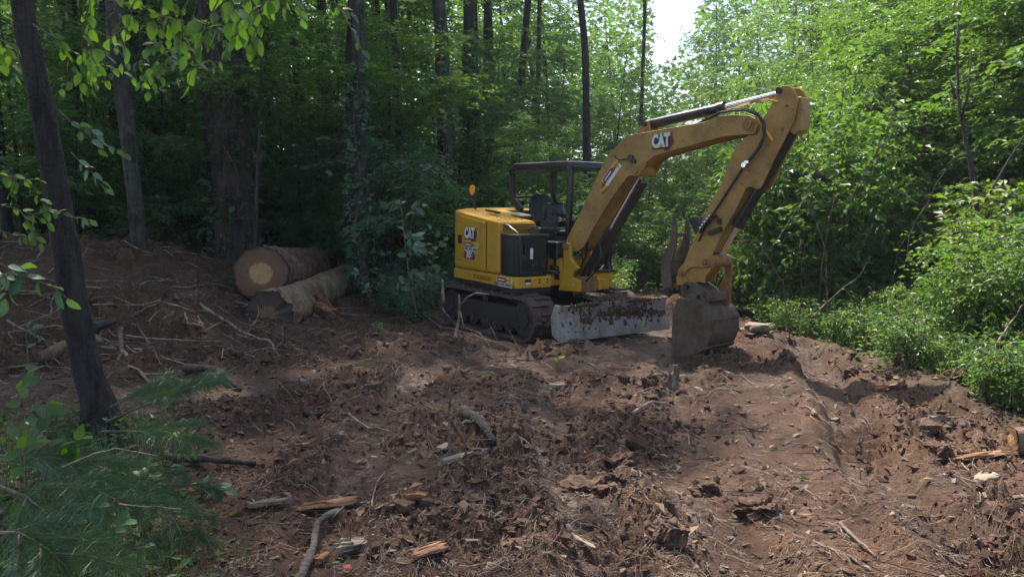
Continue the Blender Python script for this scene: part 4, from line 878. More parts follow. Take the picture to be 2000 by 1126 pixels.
# ------------------------------------------------------------------ logs
def endmat(name, heart, rim, hr=.45):
    m, t, p = mat(name); at = N(t, 'Attribute', attribute_name='rad')
    ns = noise(t, 5, 5, .7); ad = N(t, 'Math', operation='MULTIPLY_ADD'); t.links.new(ns, ad.inputs[0]); ad.inputs[1].default_value = .22; t.links.new(at.outputs['Fac'], ad.inputs[2])
    sub = N(t, 'Math', operation='SUBTRACT'); t.links.new(ad.outputs[0], sub.inputs[0]); sub.inputs[1].default_value = .11
    c = ramp(t, sub.outputs[0], [(0, heart), (hr - .04, heart), (hr + .05, rim), (.9, tuple(q * .8 for q in rim)), (.96, (.03, .02, .015))])
    w_ = N(t, 'Math', operation='MULTIPLY'); w_.inputs[1].default_value = 90; t.links.new(sub.outputs[0], w_.inputs[0]); sn = N(t, 'Math', operation='SINE'); t.links.new(w_.outputs[0], sn.inputs[0])
    rg = N(t, 'MapRange'); rg.inputs[1].default_value = -1; rg.inputs[3].default_value = .0; rg.inputs[4].default_value = .22; t.links.new(sn.outputs[0], rg.inputs[0])
    c = mixc(t, rg.outputs[0], c, (.07, .04, .02)); c = mixc(t, ramp(t, noise(t, 14, 5, .7), [(.52, g(0)), (.7, g(.7))]), c, (.08, .05, .035))
    t.links.new(c, p.inputs['Base Color']); p.inputs['Roughness'].default_value = .8; bump(t, p, noise(t, 25, 4), .5, .01); return m
M['end_top'] = endmat('sawn_end_pale_heart', (.52, .30, .13), (.20, .105, .05), .40)
M['end_dark'] = endmat('muddy_sawn_end', (.20, .12, .07), (.085, .052, .036), .4)
def log_obj(p0, p1, r0, r1, bark, endm, label, seed=1, ragged=0.0, cat='log', group=None, sag=.02, nn=56, m_=40, lump=.06, name='log', ovality=0.0, extra=None):
    p0, p1 = Vector(p0), Vector(p1); root = empty(name, p0); tag(root, label, cat, group)
    d, s, u_ = frame_from(p1 - p0); L = (p1 - p0).length; V = []
    for i in range(m_ + 1):
        t = i / m_; c = d * (L * t) + u_ * (-math.sin(PI * t) * sag)
        for j in range(nn):
            a = 2 * PI * j / nn; rr_ = r0 + (r1 - r0) * t
            q = 1 + lump * float(pn(math.cos(a) * 1.3 + 4, math.sin(a) * 1.3 + t * L * .7, seed)) + .035 * float(abs(pn(a * 5, t * L * 5, seed + 1))) * 2
            if extra: q += extra(t, a)
            V.append(c + (s * math.cos(a) * (1 + ovality) + u_ * math.sin(a)) * rr_ * q + (d * ragged * float(pn(a * 3, seed * 1.7, seed)) if i in (0, m_) else Vector()))
    F = [(i * nn + j, i * nn + (j + 1) % nn, (i + 1) * nn + (j + 1) % nn, (i + 1) * nn + j) for i in range(m_) for j in range(nn)]
    obj('bark', npmesh('bark', [tuple(q) for q in V], F, bark, True), root)
    for e, base, sg in ((0, 0, -1), (1, m_ * nn, 1)):
        ring = [V[base + j] for j in range(nn)]; c = sum(ring, Vector()) / nn; vv = []; rad = []; K = 7
        for k in range(K + 1):
            f_ = k / K
            for j in range(nn):
                vv.append(c.lerp(ring[j], f_ * (.985)) + d * (sg * .004 + .012 * float(pn(j * .4 + k, k * .9, seed + 5)) * f_)); rad.append(f_)
        ff = [(k * nn + j, k * nn + (j + 1) % nn, (k + 1) * nn + (j + 1) % nn, (k + 1) * nn + j) for k in range(K) for j in range(nn)]
        me = npmesh('cut_end', [tuple(q) for q in vv], ff, endm, True, [('rad', 'POINT', rad)]); obj('cut_end', me, root)
    return root
log_obj((WX(508, 11.0), 11.0, WZ(534, 11.0)), (WX(622, 15.0), 15.0, WZ(516, 15.0)), .405, .34, M['log_bark'], M['end_top'],
        'thick upper log with pale heart on its sawn end, resting on two lower logs', seed=31, ovality=.03, nn=90, m_=90, lump=.09, extra=lambda t, a: .05 * float(abs(pn(a * 4.5, t * 12, 79))) + .03 * float(pn(a * 11, t * 45, 80)) * (t < .5))
log_obj((WX(522, 10.1), 10.1, WZ(617, 10.1)), (WX(680, 14.2), 14.2, WZ(540, 14.2)), .33, .26, M['log_moss'], M['end_dark'],
        'lower front log with torn orange split and muddy shaggy near end', seed=33, ragged=.03, lump=.12, nn=90, m_=90, extra=lambda t, a: .22 * max(0, 1 - t * 4.5) * float(abs(pn(a * 3.5, t * 26, 77))) + .10 * max(0, 1 - t * 4) * float(abs(pn(a * 9, t * 60, 78))))
log_obj((WX(468, 11.6), 11.6, WZ(588, 11.6)), (WX(560, 15.2), 15.2, WZ(548, 15.2)), .30, .26, M['log_bark'], M['end_dark'],
        'lower rear log in shadow behind and below the thick upper log', seed=35)
log_obj((WX(440, 9.7), 9.7, WZ(657, 9.7)), (WX(478, 10.0), 10.0, WZ(640, 10.0)), .085, .12, M['wood_raw'], M['end_top'], 'short pale stub of wood poking out at the foot of the lower front log', seed=36, nn=24, m_=8, cat='wood stub')

def chunk_mesh(seed, L, W_, T, mtl, splint=6, name='wood'):
    """split piece of wood: a board with jagged torn ends and slivers coming away from it"""
    r = np.random.default_rng(seed); mb = MB()
    def board(L, W_, T, cx, cy, cz, yaw, pitch, nj):
        top = []; ys = np.linspace(-W_ / 2, W_ / 2, nj)
        xs = np.linspace(-.36 * L, .36 * L, 5); kink = r.normal(0, .05 * W_, 5)
        out = [(-L / 2 * r.uniform(.62, 1), yy) for yy in ys[::-1]] + [(xx, -W_ / 2 * r.uniform(.75, 1.1) + k_) for xx, k_ in zip(xs, kink)] + [(L / 2 * r.uniform(.55, 1), yy) for yy in ys] + [(xx, W_ / 2 * r.uniform(.75, 1.1) + k_) for xx, k_ in zip(xs[::-1], kink[::-1])]
        Mr = Matrix.Rotation(yaw, 3, 'Z') @ Matrix.Rotation(pitch, 3, 'Y'); vs = []
        for zz in (0, T):
            for p in out: vs.append(Vector((cx, cy, cz)) + Mr @ Vector((p[0] * (1 - .06 * (zz > 0)), p[1] * (1 - .2 * (zz > 0)), zz * r.uniform(.55, 1.1) + .03 * L * math.sin(3 * p[0] / L))))
        n = len(out); ct = [Vector((cx, cy, cz)) + Mr @ Vector((xx, k_, zz)) for zz in (0, T * 1.05) for xx, k_ in zip(xs, kink)]
        b0 = len(mb.v); mb.v += vs
        mb.f += [tuple(b0 + i for i in range(n - 1, -1, -1)), tuple(b0 + n + i for i in range(n))] + [(b0 + i, b0 + (i + 1) % n, b0 + (i + 1) % n + n, b0 + i + n) for i in range(n)]
    board(L, W_, T, 0, 0, 0, 0, 0, 5 if W_ < .08 else 8)
    for k in range(splint):
        board(L * r.uniform(.3, .8), min(W_ * r.uniform(.06, .18), .022), T * r.uniform(.2, .5), r.uniform(-.3, .3) * L, r.uniform(-.6, .6) * W_, T * r.uniform(.1, .9), r.normal(0, .16), r.normal(0, .08), 3)
    return mb.mesh(name, mtl)
def lay(name, me, x, y, rz, label, cat='wood piece', tilt=(0, 0), dz=.0, group=None):
    o = obj(name, me, None, (x, y, hz(x, y) + dz), (tilt[0], tilt[1], rz)); tag(o, label, cat, group); return o
def gpt(u, v):
    """world point on the ground seen at that place, found by marching"""
    a = (u - 1000) / 1400; b_ = (563 - v) / 1400; cp, sp = math.cos(.094), math.sin(.094)
    d = (a, cp + b_ * sp, -sp + b_ * cp); t = 1.5
    for _ in range(400):
        x, y, z = d[0] * t, d[1] * t, CAM_H + d[2] * t
        if z < float(macro(x, y)) + .02: break
        t += .05
    return x, y
tg = chunk_mesh(401, .75, .22, .10, M['wood_raw'], 7, 'torn_splinter'); x, y = WX(640, 11.3), 11.3
o = obj('torn_splinter', tg, None, (WX(632, 11.2), 11.1, WZ(606, 11.2)), (.2, .35, -.55)); tag(o, 'long orange splinter torn loose from the side of the lower front log', 'splinter')
b = MB(); r_ = random.Random(5)
for q in range(26):
    a = r_.uniform(-.16, .16); c = r_.uniform(-.22, .22); b.box((a, c, r_.uniform(-.02, .05)), (r_.uniform(.05, .16), .018, .03), Matrix.Rotation(r_.uniform(-.5, .5), 3, 'Z') @ Matrix.Rotation(r_.uniform(-.4, .4), 3, 'Y'))
for q, oo in enumerate([o_ for o_ in bpy.data.objects if o_.get('label', '').startswith('lower front log')]):
    f_ = .34; p_ = Vector((WX(598, 11.4) + .10, 11.45, WZ(577, 11.4) + .0)) - oo.location
    w_o = b.build('torn_wood', M['wood_raw'], oo); w_o.location = p_; w_o.rotation_euler = (0, .25, 1.0); w_o['kind'] = 'stuff'

# debris that can be told apart: (u, v, length, width, thickness, rz, kind, label)
pieces = [
 (390, 950, .34, .075, .05, -.18, 'wood_raw', 'bright orange splintered wood at the edge of the needles, lower left', 'wood splinter'),
 (640, 965, .42, .12, .018, .05, 'wood_raw', 'wide mat of orange bark fibres lying flat in the mud left of centre', 'bark fibres'),
 (528, 972, .32, .06, .03, .1, 'wood_grey', 'grey brown slab beside the orange fibre mat', 'wood slab'),
 (905, 931, .34, .07, .035, .22, 'wood_grey', 'pale split board lying at the foot of the upright stick', 'split board'),
 (870, 885, .12, .09, .02, 1.0, 'wood_grey', 'pale square chip leaning behind the upright stick', 'wood chip'),
 (815, 1003, .16, .055, .045, -.2, 'wood_raw', 'short orange brown block below the split board', 'wood block'),
 (838, 1095, .20, .09, .015, .3, 'wood_raw', 'shredded orange wood patch at the bottom edge of the picture', 'shredded wood'),
 (690, 1050, .18, .10, .04, .2, 'wood_grey', 'thick curl of dark bark beside the birch like branch', 'bark piece'),
 (630, 1070, .09, .05, .02, .8, 'wood_raw', 'small orange chip beside the pale branch at lower left', 'wood chip'),
 (585, 877, .18, .045, .02, -.2, 'wood_raw', 'thin tan splinter on the mud below the logs', 'wood splinter'),
 (1140, 1080, .22, .035, .02, -1.0, 'wood_grey', 'pale narrow chip beside the smooth rut at the bottom', 'wood chip'),
 (1320, 755, .10, .06, .30, 1.3, 'wood_grey', 'upright pale splintered stump in the mud in front of the bucket', 'stump'),
 (1190, 648, .05, .04, .02, .3, 'wood_raw', 'tiny orange chip by the blade', 'wood chip'),
 (1100, 752, .40, .12, .03, .1, 'wood_grey', 'flat reddish slab in the sunlit mud in front of the blade', 'wood slab'),
 (1730, 757, .35, .05, .03, .3, 'wood_raw', 'pale stick along the muddy verge at the right', 'wood splinter'),
 (1850, 815, .40, .05, .045, .03, 'wood_grey', 'pale smooth billet lying on the right verge', 'billet'),
  (1930, 930, .22, .12, .03, .3, 'wood_grey', 'grey chip on the clods at the lower right', 'wood chip'),
 (1920, 882, .5, .12, .015, .1, 'wood_raw', 'orange bark shreds beside the reddish log end', 'bark shreds'),
 (660, 608, .30, .05, .03, -.6, 'wood_raw', 'broken brown slat lying at the foot of the lower front log', 'slat'),
]
for i, (u, v, L, W_, T, rz, mt, lab, cat) in enumerate(pieces):
    x, y = gpt(u, v); me = chunk_mesh(500 + i, L, W_, T * .8, M[mt], 9 if mt == 'wood_raw' and W_ > .07 else 5, 'wood_piece')
    if T > .25: me = chunk_mesh(500 + i, .32, .10, .07, M[mt], 6, 'wood_piece'); lay('wood_piece', me, x, y, .4, lab, cat, tilt=(0, -1.4), dz=.10)
    else: lay('wood_piece', me, x, y, rz, lab, cat, tilt=(rnd.uniform(-.12, .12), rnd.uniform(-.1, .1)), dz=.03)
def stick_obj(P, r0, label, mtl='stick', cat='stick', twigs=(), r1=None, name='stick', seed=1, group=None):
    r = random.Random(seed); root = Vector(P[0]); b = MB(); P = [Vector(p) - root for p in P]; Q = []
    for a, c in zip(P[:-1], P[1:]):
        for q in range(4): t = q / 4; Q.append(a.lerp(c, t) + Vector((r.gauss(0, 1), r.gauss(0, 1), r.gauss(0, 1))) * (a - c).length * .012)
    Q.append(P[-1]); n = len(Q); r1 = r1 or r0 * .45
    b.tube(Q, [(r0 + (r1 - r0) * i / (n - 1)) * r.uniform(.85, 1.15) for i in range(n)], 7)
    for tw in twigs:
        T = [Vector(p) - root for p in tw]; b.tube(T, [r0 * .45 * (1 - .6 * i / len(T)) for i in range(len(T))], 5)
    o = obj(name, b.mesh(name, M[mtl], True), None, root); tag(o, label, cat, group); return o
def G3(u, v, dz=.03): x, y = gpt(u, v); return (x, y, hz(x, y) + dz)
def up3(u, v, y): return (WX(u, y), y, WZ(v, y))
y = gpt(877, 925)[1]
stick_obj([up3(878, 930, y), up3(874, 870, y), up3(874, 820, y + .03), up3(877, 772, y)], .011, 'thin dark stick standing upright in the mud in the middle foreground', twigs=[[up3(875, 800, y), up3(885, 790, y), up3(890, 778, y)]])
stick_obj([up3(876, 822, y + .02), up3(890, 850, y + .1), up3(912, 882, y + .1), up3(940, 900, y + .02), (G3(957, 915))], .011, 'forked bent twig leaning down to the right of the upright stick', twigs=[[up3(905, 868, y + .1), up3(950, 866, y + .1), up3(988, 862, y + .15)], [up3(925, 890, y + .1), up3(934, 870, y + .15)]])
y = 9.45
stick_obj([up3(884, 690, 9.3), up3(890, 650, y), up3(896, 620, y), up3(896, 575, y)], .028, 'broken sapling stub standing in front of the excavator track', 'wood_grey', 'sapling stub', twigs=[[up3(897, 600, y), up3(912, 580, y - .1), up3(930, 572, y - .2), up3(955, 575, y - .2)], [up3(893, 640, y), up3(870, 612, y), up3(862, 600, y)], [up3(898, 610, y), up3(905, 640, y - .1), up3(935, 650, y - .2), up3(965, 690, y - .5)]])
stick_obj([up3(866, 592, 10.2), up3(864, 545, 10.2)], .03, 'short dead stake beside the rear of the track', 'wood_grey', 'stake')
stick_obj([G3(800, 600, .12), G3(865, 643, .06), G3(920, 655, .05), G3(1010, 680, .04), G3(1110, 684, .05), G3(1180, 676, .05)], .016, 'long bare root trailing from the sapling past the track to the blade', cat='root', twigs=[[G3(865, 643), G3(820, 660), G3(800, 672)], [G3(930, 656), G3(985, 650, .2), G3(1020, 690)], [G3(960, 665), G3(945, 640, .25), G3(980, 680)]])
stick_obj([G3(390, 610, .15), G3(440, 632, .10), G3(470, 648, .08), G3(510, 668, .08), G3(525, 672, .12), G3(550, 705)], .026, 'pale bent branch lying in front of the log stubs', 'wood_grey', 'branch', twigs=[[G3(440, 632, .1), G3(400, 655, .1), G3(388, 640, .1)]])
stick_obj([up3(228, 640, 7.2), up3(228, 685, 7.2), up3(255, 720, 7.0), up3(290, 765, 6.6)], .022, 'pale broken branch with a knob, leaning on the mud bank behind the near trunk', 'wood_grey', 'branch', twigs=[[up3(228, 690, 7.2), up3(212, 715, 7.1)]])
stick_obj([G3(15, 690, .25), G3(95, 690, .2), G3(150, 705, .1)], .014, 'thin pale twig lying on the bank left of the near trunk', 'wood_grey', 'twig')
stick_obj([G3(660, 985, .05), G3(640, 998, .06), G3(618, 1015, .06), G3(610, 1050, .05), G3(592, 1100, .04), G3(575, 1126, .03)], .017, 'lichen spotted grey branch running off the bottom edge, left of centre', 'lichen_bark', 'branch', r1=.026, twigs=[[G3(645, 995), G3(672, 985, .08)]])
stick_obj([G3(725, 985), G3(735, 955, .10), G3(752, 928, .04)], .006, 'thin pale twig arched over the mud beside the orange fibre mat', 'wood_grey', 'twig')
stick_obj([G3(1235, 830), G3(1265, 815, .05), G3(1300, 797, .12)], .018, 'short tan stick propped on the clods right of centre', 'wood_grey')
stick_obj([G3(680, 810, .04), G3(720, 825, .03), G3(775, 835, .03)], .012, 'straight tan stick flat on the mud below the lower log', 'wood_grey')
stick_obj([G3(320, 885, .07), G3(380, 890, .05), G3(440, 885, .05), G3(500, 880, .03)], .035, 'dark rotten limb lying along the edge of the fallen pine boughs', 'bark', 'limb')
stick_obj([G3(595, 790, .03), G3(615, 800, .03), G3(640, 806, .03)], .032, 'short black chunk of branch half sunk in the mud at centre left', 'bark_dark', 'branch chunk')
stick_obj([G3(905, 840, .06), G3(935, 870, .06), G3(965, 900, .05)], .055, 'thick muddy root chunk behind the forked twig', 'bark', 'root chunk')
stick_obj([G3(360, 735, .05), G3(420, 745, .06), G3(470, 762, .02)], .05, 'dark muddy log half buried behind the green pine tip', 'bark', 'buried log')
stick_obj([G3(175, 665, .1), G3(225, 650, .12)], .075, 'short muddy log lying on the bank behind the near trunk', 'bark', 'log')
stick_obj([G3(85, 715, .1), G3(130, 698, .14)], .10, 'reddish hollow log end in the bank left of the near trunk', 'log_bark', 'log')
stick_obj([G3(1640, 1035, .02), G3(1680, 1075, .03), G3(1710, 1110, .02)], .012, 'thin dark stick at the bottom right of the ruts', 'stick')
y = 6.4
stick_obj([up3(1912, 792, y), up3(1935, 720, y + .1), up3(1965, 660, y + .2), up3(1993, 613, y + .3), up3(2030, 560, y + .5)], .014, 'bare pale cane leaning out of the weeds at the right edge', 'wood_grey', 'cane', twigs=[[up3(1993, 613, y + .3), up3(1985, 598, y + .3), up3(1980, 590, y + .3)]])
stick_obj([up3(1540, 340, 11.4), up3(1575, 344, 11.3), up3(1615, 350, 11.2)], .055, 'dark bark of the broken limb sticking out of the thicket behind the stick arm', 'bark', 'limb', twigs=[[up3(1535, 330, 11.5), up3(1500, 335, 12), up3(1470, 360, 12.5)]], r1=.06)
o = stick_obj([up3(1613, 350, 11.2), up3(1640, 356, 11.1), up3(1665, 361, 11.1)], .035, 'raw orange splintered end of the broken limb in the thicket', 'wood_raw', 'splintered limb', twigs=[[up3(1615, 348, 11.2), up3(1650, 344, 11.3), up3(1682, 341, 11.3)], [up3(1616, 352, 11.2), up3(1622, 370, 11.1), up3(1630, 392, 11.0)]])
y = 9.6
stick_obj([up3(1908, 500, y), up3(1902, 400, y), up3(1885, 320, y), up3(1862, 240, y + .1), up3(1850, 170, y + .2), up3(1846, 60, y + .2)], .036, 'slender bare crooked stem rising through the thicket at right', 'bark', 'tree', twigs=[[up3(1862, 240, y + .1), up3(1872, 190, y), up3(1874, 110, y)], [up3(1850, 200, y), up3(1835, 160, y)]])
stick_obj([up3(1915, 400, 8.6), up3(1945, 340, 8.6), up3(1985, 270, 8.6), up3(2030, 215, 8.6)], .018, 'thin dark branch slanting up to the right edge over the thicket', 'bark_dark', 'branch')
stick_obj([up3(1590, 620, 9.8), up3(1640, 570, 9.9), up3(1680, 540, 10), up3(1700, 500, 10.2)], .009, 'pale arching bramble stem over the weeds right of the bucket', 'wood_grey', 'bramble', twigs=[[up3(1700, 500, 10), up3(1690, 440, 10), up3(1660, 420, 10)]])
# vertical shaggy vine bits, stones
x, y = gpt(1975, 868); log_obj((x, y, hz(x, y) + .09), (x + .75, y - .1, hz(x, y) + .12), .10, .11, M['log_bark'], M['end_top'], 'reddish log end cut off by the right edge', seed=47, nn=32, m_=14, lump=.15)
def rock_mesh(seed, sx, sy, sz, mtl, name='rock', rough=.22):
    bmx = bmesh.new(); bmesh.ops.create_icosphere(bmx, subdivisions=4 if name == 'clod' else 3, radius=1)
    r = random.Random(seed)
    for v in bmx.verts:
        c = v.co.copy(); q = 1 + rough * float(pn(c.x * 1.7 + seed, c.y * 1.7 + c.z, seed)) + rough * .5 * float(pn(c.x * 4, c.y * 4 + c.z * 3, seed + 1)) + rough * .25 * float(pn(c.x * 9, c.y * 9 + c.z * 7, seed + 2))
        c = Vector([math.copysign(abs(k) ** .7, k) for k in c]) * q; c += Vector((r.gauss(0, 1), r.gauss(0, 1), r.gauss(0, 1))) * (.018 if name == 'clod' else 0); v.co = Vector((c.x * sx, c.y * sy, c.z * sz))
    me = bpy.data.meshes.new(name); bmx.to_mesh(me); bmx.free(); me.materials.append(mtl); me.polygons.foreach_set('use_smooth', [name != 'clod'] * len(me.polygons)); return me
for (u, v, y, sx, sy, sz, lab) in [(1552, 612, 11.6, .33, .30, .10, 'pale flat rock at the edge of the weeds, right of the bucket'), (1470, 602, 12.6, .42, .30, .09, 'mossy dark edged rock behind the bucket'),
                                   (1505, 645, 11.0, .50, .16, .07, 'long low ledge of rock just right of the bucket'), (1425, 562, 15.0, .5, .4, .14, 'flat dark rock farthest back behind the bucket'),
                                   (1480, 668, 10, .16, .12, .06, 'small rock between the bucket and the curved rut'), (1600, 650, 10, .14, .10, .06, 'small pale rock half hidden at the edge of the weeds')]:
    x, y = gpt(u, v); o = obj('rock', rock_mesh(int(u), sx, sy, sz, M['rock']), None, (x, y, hz(x, y) + sz * .8), (0, 0, rnd.uniform(-.4, .4))); tag(o, lab, 'rock')
for i, (u, v, s, lab) in enumerate([(1868, 745, .17, 'large reddish clod under the weeds at the right, biggest of the clods'), (1830, 880, .10, 'dark shaggy clod right of the curved rut'), (1862, 850, .09, 'smaller round clod beside the shaggy one at right'), (1385, 930, .13, 'dark clod with root hairs below the bucket in the foreground'), (1480, 1000, .12, 'dark lump of mud near the bottom right of centre'),
                                   (1305, 1060, .12, 'wet black lump of mud at the bottom edge right of centre'), (1270, 768, .08, 'small dark clod near the upright splintered stump'), (1340, 820, .14, 'dark heap of clods below the upright splintered stump'), (1215, 905, .10, 'dark clod right of the smooth mud patch'), (1150, 945, .16, 'broad dark clod beside the smooth brown hollow'),
                                   (1740, 640 + 90, .07, 'small crumbly clod at the edge of the weeds'), (560, 690, .12, 'dark clod in front of the lower log'), (1665, 735, .09, 'reddish clod on the far edge of the ruts')]):
    x, y = gpt(u, v); o = obj('clod', rock_mesh(900 + i, s * .85, s * .7, s * .5, M['clod'], 'clod', .55), None, (x, y, hz(x, y) + s * .08), (rnd.uniform(-.3, .3), rnd.uniform(-.3, .3), rnd.uniform(0, 6))); tag(o, lab, 'clod')

# ------------------------------------------------------------------ loose stuff on the ground
ico = bmesh.new(); bmesh.ops.create_icosphere(ico, subdivisions=1, radius=1); ICO_V = np.array([v.co[:] for v in ico.verts]); ICO_F = np.array([[v.index for v in f.verts] for f in ico.faces]); ico.free()
def scatter_pts(n, r, rmin, rmax, dens, power=1.0, az=38):
    a = np.radians(r.uniform(-az, az, n)); R = 1 / (r.uniform(1 / rmax ** power, 1 / rmin ** power, n)) ** (1 / power); x = R * np.sin(a); y = R * np.cos(a)
    k = r.random(n) < dens(x, y); return x[k], y[k]
OCT_V = np.array([(1, 0, 0), (0, 1, 0), (-1, 0, 0), (0, -1, 0), (0, 0, 1), (0, 0, -1.)]); OCT_F = np.array([(0, 1, 4), (1, 2, 4), (2, 3, 4), (3, 0, 4), (1, 0, 5), (2, 1, 5), (3, 2, 5), (0, 3, 5)])
def crumbs(name, n, rmin, rmax, s0, s1, seed, dens, mtl, sink=.25, BV=None, BF=None, jit=.3):
    ICO_V, ICO_F = (BV, BF) if BV is not None else (globals()['ICO_V'], globals()['ICO_F'])
    r = np.random.default_rng(seed); x, y = scatter_pts(n, r, rmin, rmax, dens); n = len(x); R = np.hypot(x, y)
    s = s0 * (s1 / s0) ** (r.random(n) ** 2.4) * np.clip(R / 5, .6, 1.6); z = H(x, y) + s * sink
    V = (ICO_V[None] * (1 + r.normal(0, jit, (n, len(ICO_V), 1))) + r.normal(0, jit * .5, (n, len(ICO_V), 3))) * s[:, None, None] * r.uniform(.5, 1.5, (n, 1, 3))
    a = r.uniform(0, 6.28, n); ca, sa = np.cos(a)[:, None], np.sin(a)[:, None]; V = np.stack([V[..., 0] * ca - V[..., 1] * sa, V[..., 0] * sa + V[..., 1] * ca, V[..., 2] * .75], -1)
    V += np.stack([x, y, z], -1)[:, None]; F = ICO_F[None] + (np.arange(n) * len(ICO_V))[:, None, None]
    o = obj(name, npmesh(name, V.reshape(-1, 3), F.reshape(-1, 3), mtl, False)); tag(o, kind='stuff'); return o
dn = lambda x, y: np.clip((1 - .85 * smooth_mask(x, y)) * (.15 + 1.1 * sm((pn(x * .8, y * .8, 27) + .35) / .6)), 0, 1) * clear_mask(x, y)
crumbs('dirt_crumbs', 70000, 2.4, 14, .005, .026, 71, dn, M['clod'], BV=OCT_V, BF=OCT_F)
crumbs('dirt_bits', 6000, 2.6, 14, .012, .04, 73, dn, M['clod'])
crumbs('dirt_lumps', 420, 3.0, 14, .03, .07, 72, lambda x, y: dn(x, y) ** 1.5, M['clod'], .0)
def strands(name, n, rmin, rmax, l0, l1, rad, seed, dens, mtl, lift=.02, curl=.25):
    r = np.random.default_rng(seed); x, y = scatter_pts(n, r, rmin, rmax, dens); n = len(x); K = 4
    L = r.uniform(l0, l1, n) * np.clip(np.hypot(x, y) / 6, .7, 1.6); a = r.uniform(0, 6.28, n); rise = r.normal(0, .12, n); rr_ = rad * r.uniform(.5, 1.5, n) * np.clip(np.hypot(x, y) / 5, .7, 2)
    P = np.zeros((n, K + 1, 3)); P[:, 0, 0] = x; P[:, 0, 1] = y
    for k in range(K): a = a + r.normal(0, curl, n); P[:, k + 1, 0] = P[:, k, 0] + np.cos(a) * L / K; P[:, k + 1, 1] = P[:, k, 1] + np.sin(a) * L / K
    hh = H(P[..., 0], P[..., 1]); P[..., 2] = np.maximum(hh[:, :1] * .5 + hh * .5, hh - .004) + lift + np.maximum(0, rise)[:, None] * np.linspace(0, 1, K + 1)[None] * L[:, None]
    D = nrm(P[:, -1] - P[:, 0]); S = np.cross(D, [0, 0, 1.]); S = nrm(S); U = np.cross(S, D); V = []
    for k3 in range(3):
        an = k3 * 2.094; V.append(P + (S * math.cos(an) + U * math.sin(an))[:, None] * rr_[:, None, None] * np.linspace(1, .5, K + 1)[None, :, None])
    V = np.stack(V, 2).reshape(n, -1, 3); f = [(k * 3 + j, k * 3 + (j + 1) % 3, (k + 1) * 3 + (j + 1) % 3, (k + 1) * 3 + j) for k in range(K) for j in range(3)]
    F = np.array(f)[None] + (np.arange(n) * (K + 1) * 3)[:, None, None]
    tag(obj(name, npmesh(name, V.reshape(-1, 3), F.reshape(-1, 4), mtl)), kind='stuff')
gd = lambda x, y: clear_mask(x, y) * .9 + .1
strands('bank_brush', 700, 6.5, 14, .15, .7, .005, 84, lambda x, y: sm((-x - 2.2) / 1.0) * sm((y - 6) / 1.5), M['wood_grey'], .05, .3)
strands('loose_twigs', 1700, 2.5, 16, .08, .4, .0035, 81, gd, M['stick'])
strands('root_hairs', 9000, 2.4, 13, .04, .2, .0018, 82, gd, M['wood_grey'], .012, .5)
def chips(name, n, rmin, rmax, l0, l1, seed, dens, mtl):
    r = np.random.default_rng(seed); x, y = scatter_pts(n, r, rmin, rmax, dens); n = len(x); L = r.uniform(l0, l1, n) * np.clip(np.hypot(x, y) / 6, .7, 1.6); W_ = L * r.uniform(.15, .6, n); T = W_ * r.uniform(.08, .3, n)
    c = np.array([(-1, -.6, -1), (1, -1, -1), (.8, 1, -1), (-1, .7, -1), (-.9, -.6, 1), (1, -.8, 1), (.6, 1, 1), (-1, .5, 1)]) / 2
    V = c[None] * np.stack([L, W_, T], -1)[:, None] * r.uniform(.7, 1.3, (n, 8, 3)); R_ = [Matrix.Rotation(r.uniform(0, 6.28), 3, 'Z') @ Matrix.Rotation(r.normal(0, .3), 3, 'X') @ Matrix.Rotation(r.normal(0, .3), 3, 'Y') for _ in range(n)]
    V = np.einsum('nij,nkj->nki', np.array([[tuple(q) for q in m_] for m_ in R_]), V) + np.stack([x, y, H(x, y) + T * .5 + .006], -1)[:, None]
    f = np.array([(0, 3, 2, 1), (4, 5, 6, 7), (0, 1, 5, 4), (1, 2, 6, 5), (2, 3, 7, 6), (3, 0, 4, 7)]); F = f[None] + (np.arange(n) * 8)[:, None, None]
    tag(obj(name, npmesh(name, V.reshape(-1, 3), F.reshape(-1, 4), mtl)), kind='stuff')
chips('pale_wood_chips', 1500, 2.4, 14, .012, .06, 91, gd, M['wood_grey']); chips('orange_wood_chips', 260, 2.4, 10, .012, .05, 92, gd, M['wood_raw']); chips('bark_bits', 1500, 2.4, 14, .02, .10, 93, gd, M['stick'])
r = np.random.default_rng(95); x, y = scatter_pts(9000, r, 3, 30, lambda x, y: np.clip(1.0 - clear_mask(x, y) * .94, 0, 1), .4); n = len(x)
P = np.stack([x, y, H(x, y) + .015], -1); D = r.normal(0, 1, (n, 3)); D[:, 2] *= .15; Nn = np.array([0, 0, 1.]) + r.normal(0, .35, (n, 3)); L = r.uniform(.04, .11, n)
tag(obj('leaf_litter', leaf_mesh('leaf_litter', P, D, Nn, L, L * .55, M['dead_leaf'])), kind='stuff')
